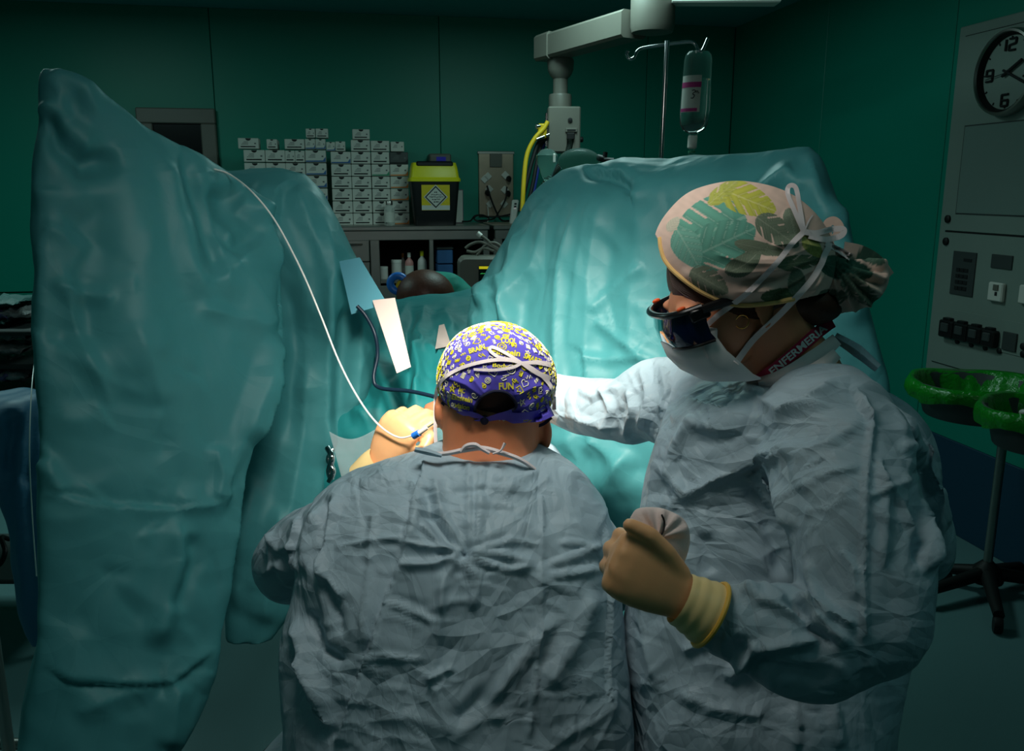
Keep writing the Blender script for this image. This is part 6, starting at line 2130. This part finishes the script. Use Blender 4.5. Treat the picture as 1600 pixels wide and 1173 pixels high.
def leafcolor(px, py):
    base = np.array(S(226, 194, 178))
    C = np.tile(base, (len(px), 1))
    C *= (1 + .05 * np.sin(px * .31 + 3 * np.sin(py * .11)) * np.sin(py * .27))[:, None]

    def leaf(cx_, cy_, L, Wd, ang, col, vein, slits=0, curve=0.0):
        a_ = math.radians(ang)
        u = ((px - cx_) * math.cos(a_) + (py - cy_) * math.sin(a_)) / L
        v = (-(px - cx_) * math.sin(a_) + (py - cy_) * math.cos(a_)) / Wd + curve * u * u
        shape = np.clip(1 - np.abs(u) ** 2.2, 0, 1) ** .6 * (1 - .25 * u)
        ins = (np.abs(u) < 1) & (np.abs(v) < shape)
        if slits:
            s = np.sin((u * 1.0 - np.abs(v) * .55) * slits * math.pi)
            ins &= ~((s > .86) & (np.abs(v) > .42))
        c_ = np.tile(np.array(S(*col)), (len(px), 1))
        sv = np.abs(np.sin((u * 1.0 - np.abs(v) * .55) * 9))
        c_ *= (.86 + .26 * sv)[:, None]
        vn = (np.abs(v) < .045) | ((sv < .13) & (np.abs(v) < shape * .9))
        c_[vn] = c_[vn] * .45 + np.array(S(*vein)) * .55
        C[ins] = c_[ins]

    leaf(1108, 362, 62, 50, 158, (96, 160, 140), (160, 196, 178), 5)
    leaf(1128, 380, 58, 36, -25, (88, 150, 132), (150, 190, 172), 4)
    leaf(1075, 388, 34, 22, 60, (110, 168, 150), (168, 200, 182), 0)
    leaf(1168, 312, 48, 24, 22, (186, 184, 72), (222, 214, 150), 5)
    leaf(1130, 300, 30, 12, -40, (176, 178, 80), (215, 210, 150), 3)
    leaf(1215, 362, 40, 20, 35, (104, 118, 98), (150, 156, 136), 4)
    leaf(1238, 350, 26, 12, 75, (112, 126, 106), (156, 160, 140), 0)
    leaf(1165, 412, 34, 16, -35, (98, 112, 92), (150, 156, 136), 0, .4)
    leaf(1190, 388, 44, 10, 12, (110, 122, 100), (150, 156, 136), 0)
    leaf(1108, 440, 34, 20, 30, (118, 128, 108), (160, 164, 144), 5)
    leaf(1250, 410, 36, 12, -8, (98, 116, 88), (150, 156, 136), 3)
    leaf(1222, 460, 34, 10, -8, (64, 92, 60), (110, 130, 100), 0)
    leaf(1245, 440, 14, 20, 10, (104, 118, 98), (150, 156, 136), 0)
    leaf(1270, 385, 22, 12, 50, (150, 156, 84), (196, 190, 130), 0)
    leaf(1052, 350, 14, 8, -50, (196, 190, 170), (210, 200, 180), 0)
    leaf(1322, 420, 44, 18, 12, (48, 92, 76), (90, 130, 110), 0)
    leaf(1345, 455, 40, 16, 40, (96, 110, 92), (160, 164, 144), 4)
    leaf(1300, 465, 26, 14, -10, (92, 104, 88), (150, 156, 136), 3)
    leaf(1362, 400, 24, 12, 30, (70, 100, 84), (110, 130, 110), 0)
    return C


def paint(o, V):
    px, py, _ = proj(V)
    C = leafcolor(px, py)
    ca = o.data.color_attributes.new('print', 'FLOAT_COLOR', 'POINT')
    buf = np.ones((len(V), 4))
    buf[:, :3] = C
    ca.data.foreach_set('color', buf.ravel())


cap2 = mk('scrub_cap', (V, keep), M['cap2'], NU, ang=4, label='pale pink cap printed with green leaves')
paint(cap2, V)
BC2 = bvh(V, Fc)
# gathered bag over the bun
mb = MB()
pix_ell(mb, 1318, 443, dN + .01, 56, 44, .05, 10, 64, 44)
pix_ell(mb, 1352, 438, dN + .01, 34, 40, .04, 30, 64, 44)
pix_ell(mb, 1300, 415, dN, 26, 30, .04, 0, 64, 44)
V, Fc = remesh(mb, .0026, 4)
bf = [('ridge', [(1296, 402), (1300 + 60 * math.cos(a_), 405 + 75 * math.sin(a_)), (1300 + 95 * math.cos(a_), 408 + 100 * math.sin(a_))], 4.0, .007 * (1 if k % 2 else -1), .1) for k, a_ in enumerate(np.linspace(-.1, 1.75, 15))]
V = drape(V, Fc, bf, .0022, 6)
bun = mk('bun_pouch', (V, Fc), M['cap2'], cap2, ang=4)
paint(bun, V)
BB2 = bvh(V, Fc)
G = [P(1305, 372, dN - .03), P(1312, 356, dN - .03), P(1303, 345, dN - .03), P(1292, 352, dN - .03), P(1296, 380, dN - .03), P(1305, 405, dN - .03)]
tie1 = free_ribbon(G, .011, -FW, 40, .001)
o_ = mk('cap_tie', tie1, M['cap2'], cap2)
paint(o_, tie1.V())
tie1 = free_ribbon([P(1318, 392, dN - .03), P(1345, 398, dN - .02), P(1368, 412, dN - .01), P(1386, 436, dN)], .024, -FW, 30, .001)
o_ = mk('cap_tie', tie1, M['cap2'], cap2)
paint(o_, tie1.V())
bl = [(1031, 374), (1033, 390), (1040, 410), (1060, 432), (1100, 460), (1150, 478), (1200, 476), (1240, 469)]
mk('brim_piping', MB().tube([on(BC2, x_, y_ - 2, .001, dN) for x_, y_ in smooth_path([(a_, b_, 0) for a_, b_ in bl], 60)[:, :2]], .0031, 8), M['piping'], cap2)

# mask with its ties
prof = [(.09, -.0), (.112, -.018), (.108, -.04), (.094, -.062), (.062, -.085)]
G = []
for k, (f0, u0) in enumerate([(.096, .004), (.113, -.014), (.112, -.034), (.102, -.056), (.082, -.078), (.05, -.09)]):
    row = []
    for l in np.linspace(-1, 1, 25):
        wd = (.052, .062, .064, .063, .058, .05)[k]
        back = (.046, .052, .056, .058, .05, .03)[k]
        an = l * math.pi / 2
        row.append(H(f0 - back * (1 - math.cos(an)) * 1.05, wd * math.sin(an), u0 - .006 * abs(l)))
    G.append(row)
G = np.array(G)
mb = MB().grid(G)
q = mb.n
cen = H(0, 0, -.03)
mk('face_mask', (np.vstack([mb.V(), mb.V() + (cen - mb.V()) * .02]), mb.f + [tuple(i + q for i in f)[::-1] for f in mb.f]), M['mask'], NU, ang=1.2)
BM = bvh(mb.V(), mb.f)
class TwoBVH:
    def __init__(s, *b): s.b = b
    def ray_cast(s, o, d):
        best = (None, None, None, 1e9)
        for q in s.b:
            h = q.ray_cast(o, d)
            if h[0] is not None and h[3] < best[3]:
                best = h
        return best
ALLH = TwoBVH(BNH, BC2, BHR, BM, BB2)
for pts, w_ in (([(1093, 520), (1120, 494), (1165, 460), (1210, 415), (1238, 380), (1256, 362)], 8.5), ([(1150, 567), (1178, 530), (1220, 490), (1262, 445), (1282, 415), (1290, 395), (1300, 378)], 9.5),
                ([(1256, 362), (1242, 330), (1231, 302), (1234, 290), (1244, 294), (1250, 325), (1256, 360)], 7), ([(1256, 362), (1275, 364), (1300, 358), (1318, 358), (1314, 368), (1290, 374), (1264, 368)], 9), ([(1290, 380), (1310, 390), (1330, 402)], [8, 9, 11]), ([(1258, 358), (1264, 345), (1270, 336)], [2.5, 2, 1.5])):
    mk('mask_tie', ribbon(ALLH, pts, w_, .0035, .0012, 50, dN + .03), M['tie'], NU)
mk('mask_binding', ribbon(BM, [(1094, 516), (1098, 540), (1106, 560)], 4, .002, .001, 20, dN), M['tie'], NU)

# laser glasses
G = []
lens_prof = [(.108, 0), (.106, .026), (.099, .046), (.084, .061), (.062, .068)]
path = [(f, -l) for f, l in lens_prof[::-1]] + lens_prof[1:]
for u in (.026, .02, .006, -.010, -.020):
    row = [H(f + (.004 if u < .02 else 0) - (.004 if u < -.01 else 0), l, u) for f, l in smooth_path([(a_, b_, 0) for a_, b_ in path], 48)[:, :2]]
    G.append(row)
mb = MB().grid(np.array(G))
q = mb.n
gl = thing('tmp', None, None, HO)
bpy.data.objects.remove(gl, do_unlink=True)
gls = mk('laser_glasses', (np.vstack([mb.V(), mb.V() + (cen - mb.V()) * .025]), mb.f + [tuple(i + q for i in f)[::-1] for f in mb.f]), M['lens'], NU, ang=1.0, label='dark blue wrap-round laser glasses')
top = np.array([p + hf * .002 for p in G[0]])
mk('brow_bar', MB().tube(top, .0052, 10, flat=.8), M['frame'], gls)
mk('lower_rim', MB().tube(np.array(G[-1]), .0022, 8), M['frame'], gls)
for s_ in (-1, 1):
    mk('temple_arm', MB().tube(smooth_path([H(.066, s_ * .069, .022), H(.03, s_ * .073, .02), H(.0, s_ * .073, .014)], 16), .0062, 8, flat=1.0), M['frame'], gls)
    mk('hinge_block', MB().box(H(.070, s_ * .067, .018), (.026, .010, .016), HA, .003), M['frame'], gls)
    mk('orange_spot', MB().ell(H(.088, s_ * .060, .031), (.006, .003, .003), HA, 12, 8), M['orange'], gls)

# earring, lanyard with its lettering
ec = on(BNH, 1160, 492, .003, 1.06)
mk('earring', MB().tube([ec + (RT * math.sin(a_) + EZ * (math.cos(a_) - 1)) * .0085 for a_ in np.linspace(0, 2 * math.pi, 25)], .0008, 6, cap=False), M['gold'], NU)
ALLN = TwoBVH(BNH, BNG)
lp = [(1185, 592), (1215, 572), (1245, 548), (1270, 526), (1290, 510), (1302, 503)]
lan = mk('lanyard', ribbon(ALLN, lp, [15, 17, 18, 19, 19, 17], .009, .001, 40, 1.15), M['lanyard'], NU, label='magenta lanyard lettered in white')
LM = lan.data
BL = bvh(np.array([v.co for v in LM.vertices]) + ORIG[NU.name], [tuple(p.vertices) for p in LM.polygons])
mk('lettering', text_on(BL, 'ENFERMERIA', 1247, 546, 112, 12, -40, .0012), M['mask'], lan, smooth=False)

# near hand: glove, cuff, rolled rim
W_ = P(1066, 934, .955)
hv = hand_mesh(W_, P(957, 872, .945) - W_, P(1015, 820, .955) - W_ , ((78, 66, 40), (84, 70, 45), (86, 74, 45), (86, 76, 45)),
               ((.022, .018, .0), (.038, .05, .010), (.047, .082, .014), (.046, .108, .010)), .87, (.05, .02, -.02, -.05))
mk('glove', hv, M['glove'], NU, ang=4)
cp = smooth_path([P(1062, 934, .955), P(1085, 946, .955), P(1110, 960, .955)], 14)
cr = np.linspace(.029, .037, 14) * (1 + .02 * np.sin(np.arange(14) * 1.4))
mk('glove_cuff', MB().tube(cp, cr, 28, cap=False), M['cuff'], NU, ang=4)
dv = unit(cp[-1] - cp[-2])
a0 = unit(np.cross(dv, EZ))
a1 = np.cross(dv, a0)
mk('cuff_rim', MB().tube([cp[-1] + (a0 * math.cos(a_) + a1 * math.sin(a_)) * .0375 for a_ in np.linspace(0, 2 * math.pi, 41)], .0028, 8, cap=False), M['cuff_rim'], NU)
# far hand behind the patterned cap
W2 = P(862, 622, 1.6)
hv = hand_mesh(W2, P(800, 640, 1.63) - W2, P(862, 580, 1.62) - W2, ((30, 35, 25), (32, 35, 25), (34, 35, 25), (36, 35, 25)), ((.028, .012, -.004), (.05, .045, -.006), (.054, .07, -.012), (.045, .09, -.022)), .95, mirror=-1, voxel=.004)
mk('glove', hv, M['glove'], NU, ang=4)
mb = MB()
for s_ in (-1, 1):
    x_ = P(1190 + s_ * 90, 1173, 1.22)[0]
    capsule(mb, [np.array([x_, 1.22 + s_ * .05, .35]), np.array([x_, 1.22 + s_ * .05, .1])], [.06, .045], 16, 10)
mk('trousers', remesh(mb, .01, 3), M['dgreen'], NU, ang=4)
for s_ in (-1, 1):
    x_ = P(1190 + s_ * 90, 1173, 1.22)[0]
    mb = MB()
    capsule(mb, [np.array([x_ + .05, 1.22 + s_ * .05, .05]), np.array([x_ - .13, 1.24 + s_ * .05, .045])], [.048, .04], 16, 10, .8)
    mk('shoe', mb, M['white'], NU, ang=4)

# gauze pad with its black thread
out = [(985, 815), (995, 803), (1020, 801), (1040, 806), (1060, 818), (1068, 838), (1066, 862), (1055, 886), (1035, 892), (1005, 878), (985, 850)]
op = smooth_path([(x_, y_, 0) for x_, y_ in out + out[:1]], 60)[:-1, :2]
cxy = op.mean(0)
op = cxy + (op - cxy) * 1.12 + np.array([5, -4])
rings = []
for r_ in (.02, .3, .55, .78, .93, 1.0):
    rings.append([P(*(cxy + (q - cxy) * r_), .972 - .018 * math.sqrt(max(0, 1 - r_ ** 2)) + .004 * math.sin(q[0] * .22 + q[1] * .13) * r_) for q in op])
for r_ in (.93, .7, .3, .02):
    rings.append([P(*(cxy + (q - cxy) * r_), .985 + .006 * (1 - r_)) for q in op])
t = thing('gauze_pad', 'white gauze pad pinched in the standing person\'s gloved hand', 'gauze', P(1020, 885, .975))
mk('pad', MB().loft(rings), M['gauze'], t, ang=4)
gv = MB().loft(rings)
BG = bvh(gv.V(), gv.f)
mk('black_thread', MB().tube([on(BG, x_, y_, .001, .96) for x_, y_ in smooth_path([(1034, 804, 0), (1038, 815, 0), (1036, 830, 0), (1028, 842, 0), (1021, 853, 0)], 24)[:, :2]], .0011, 6), M['ink'], t)
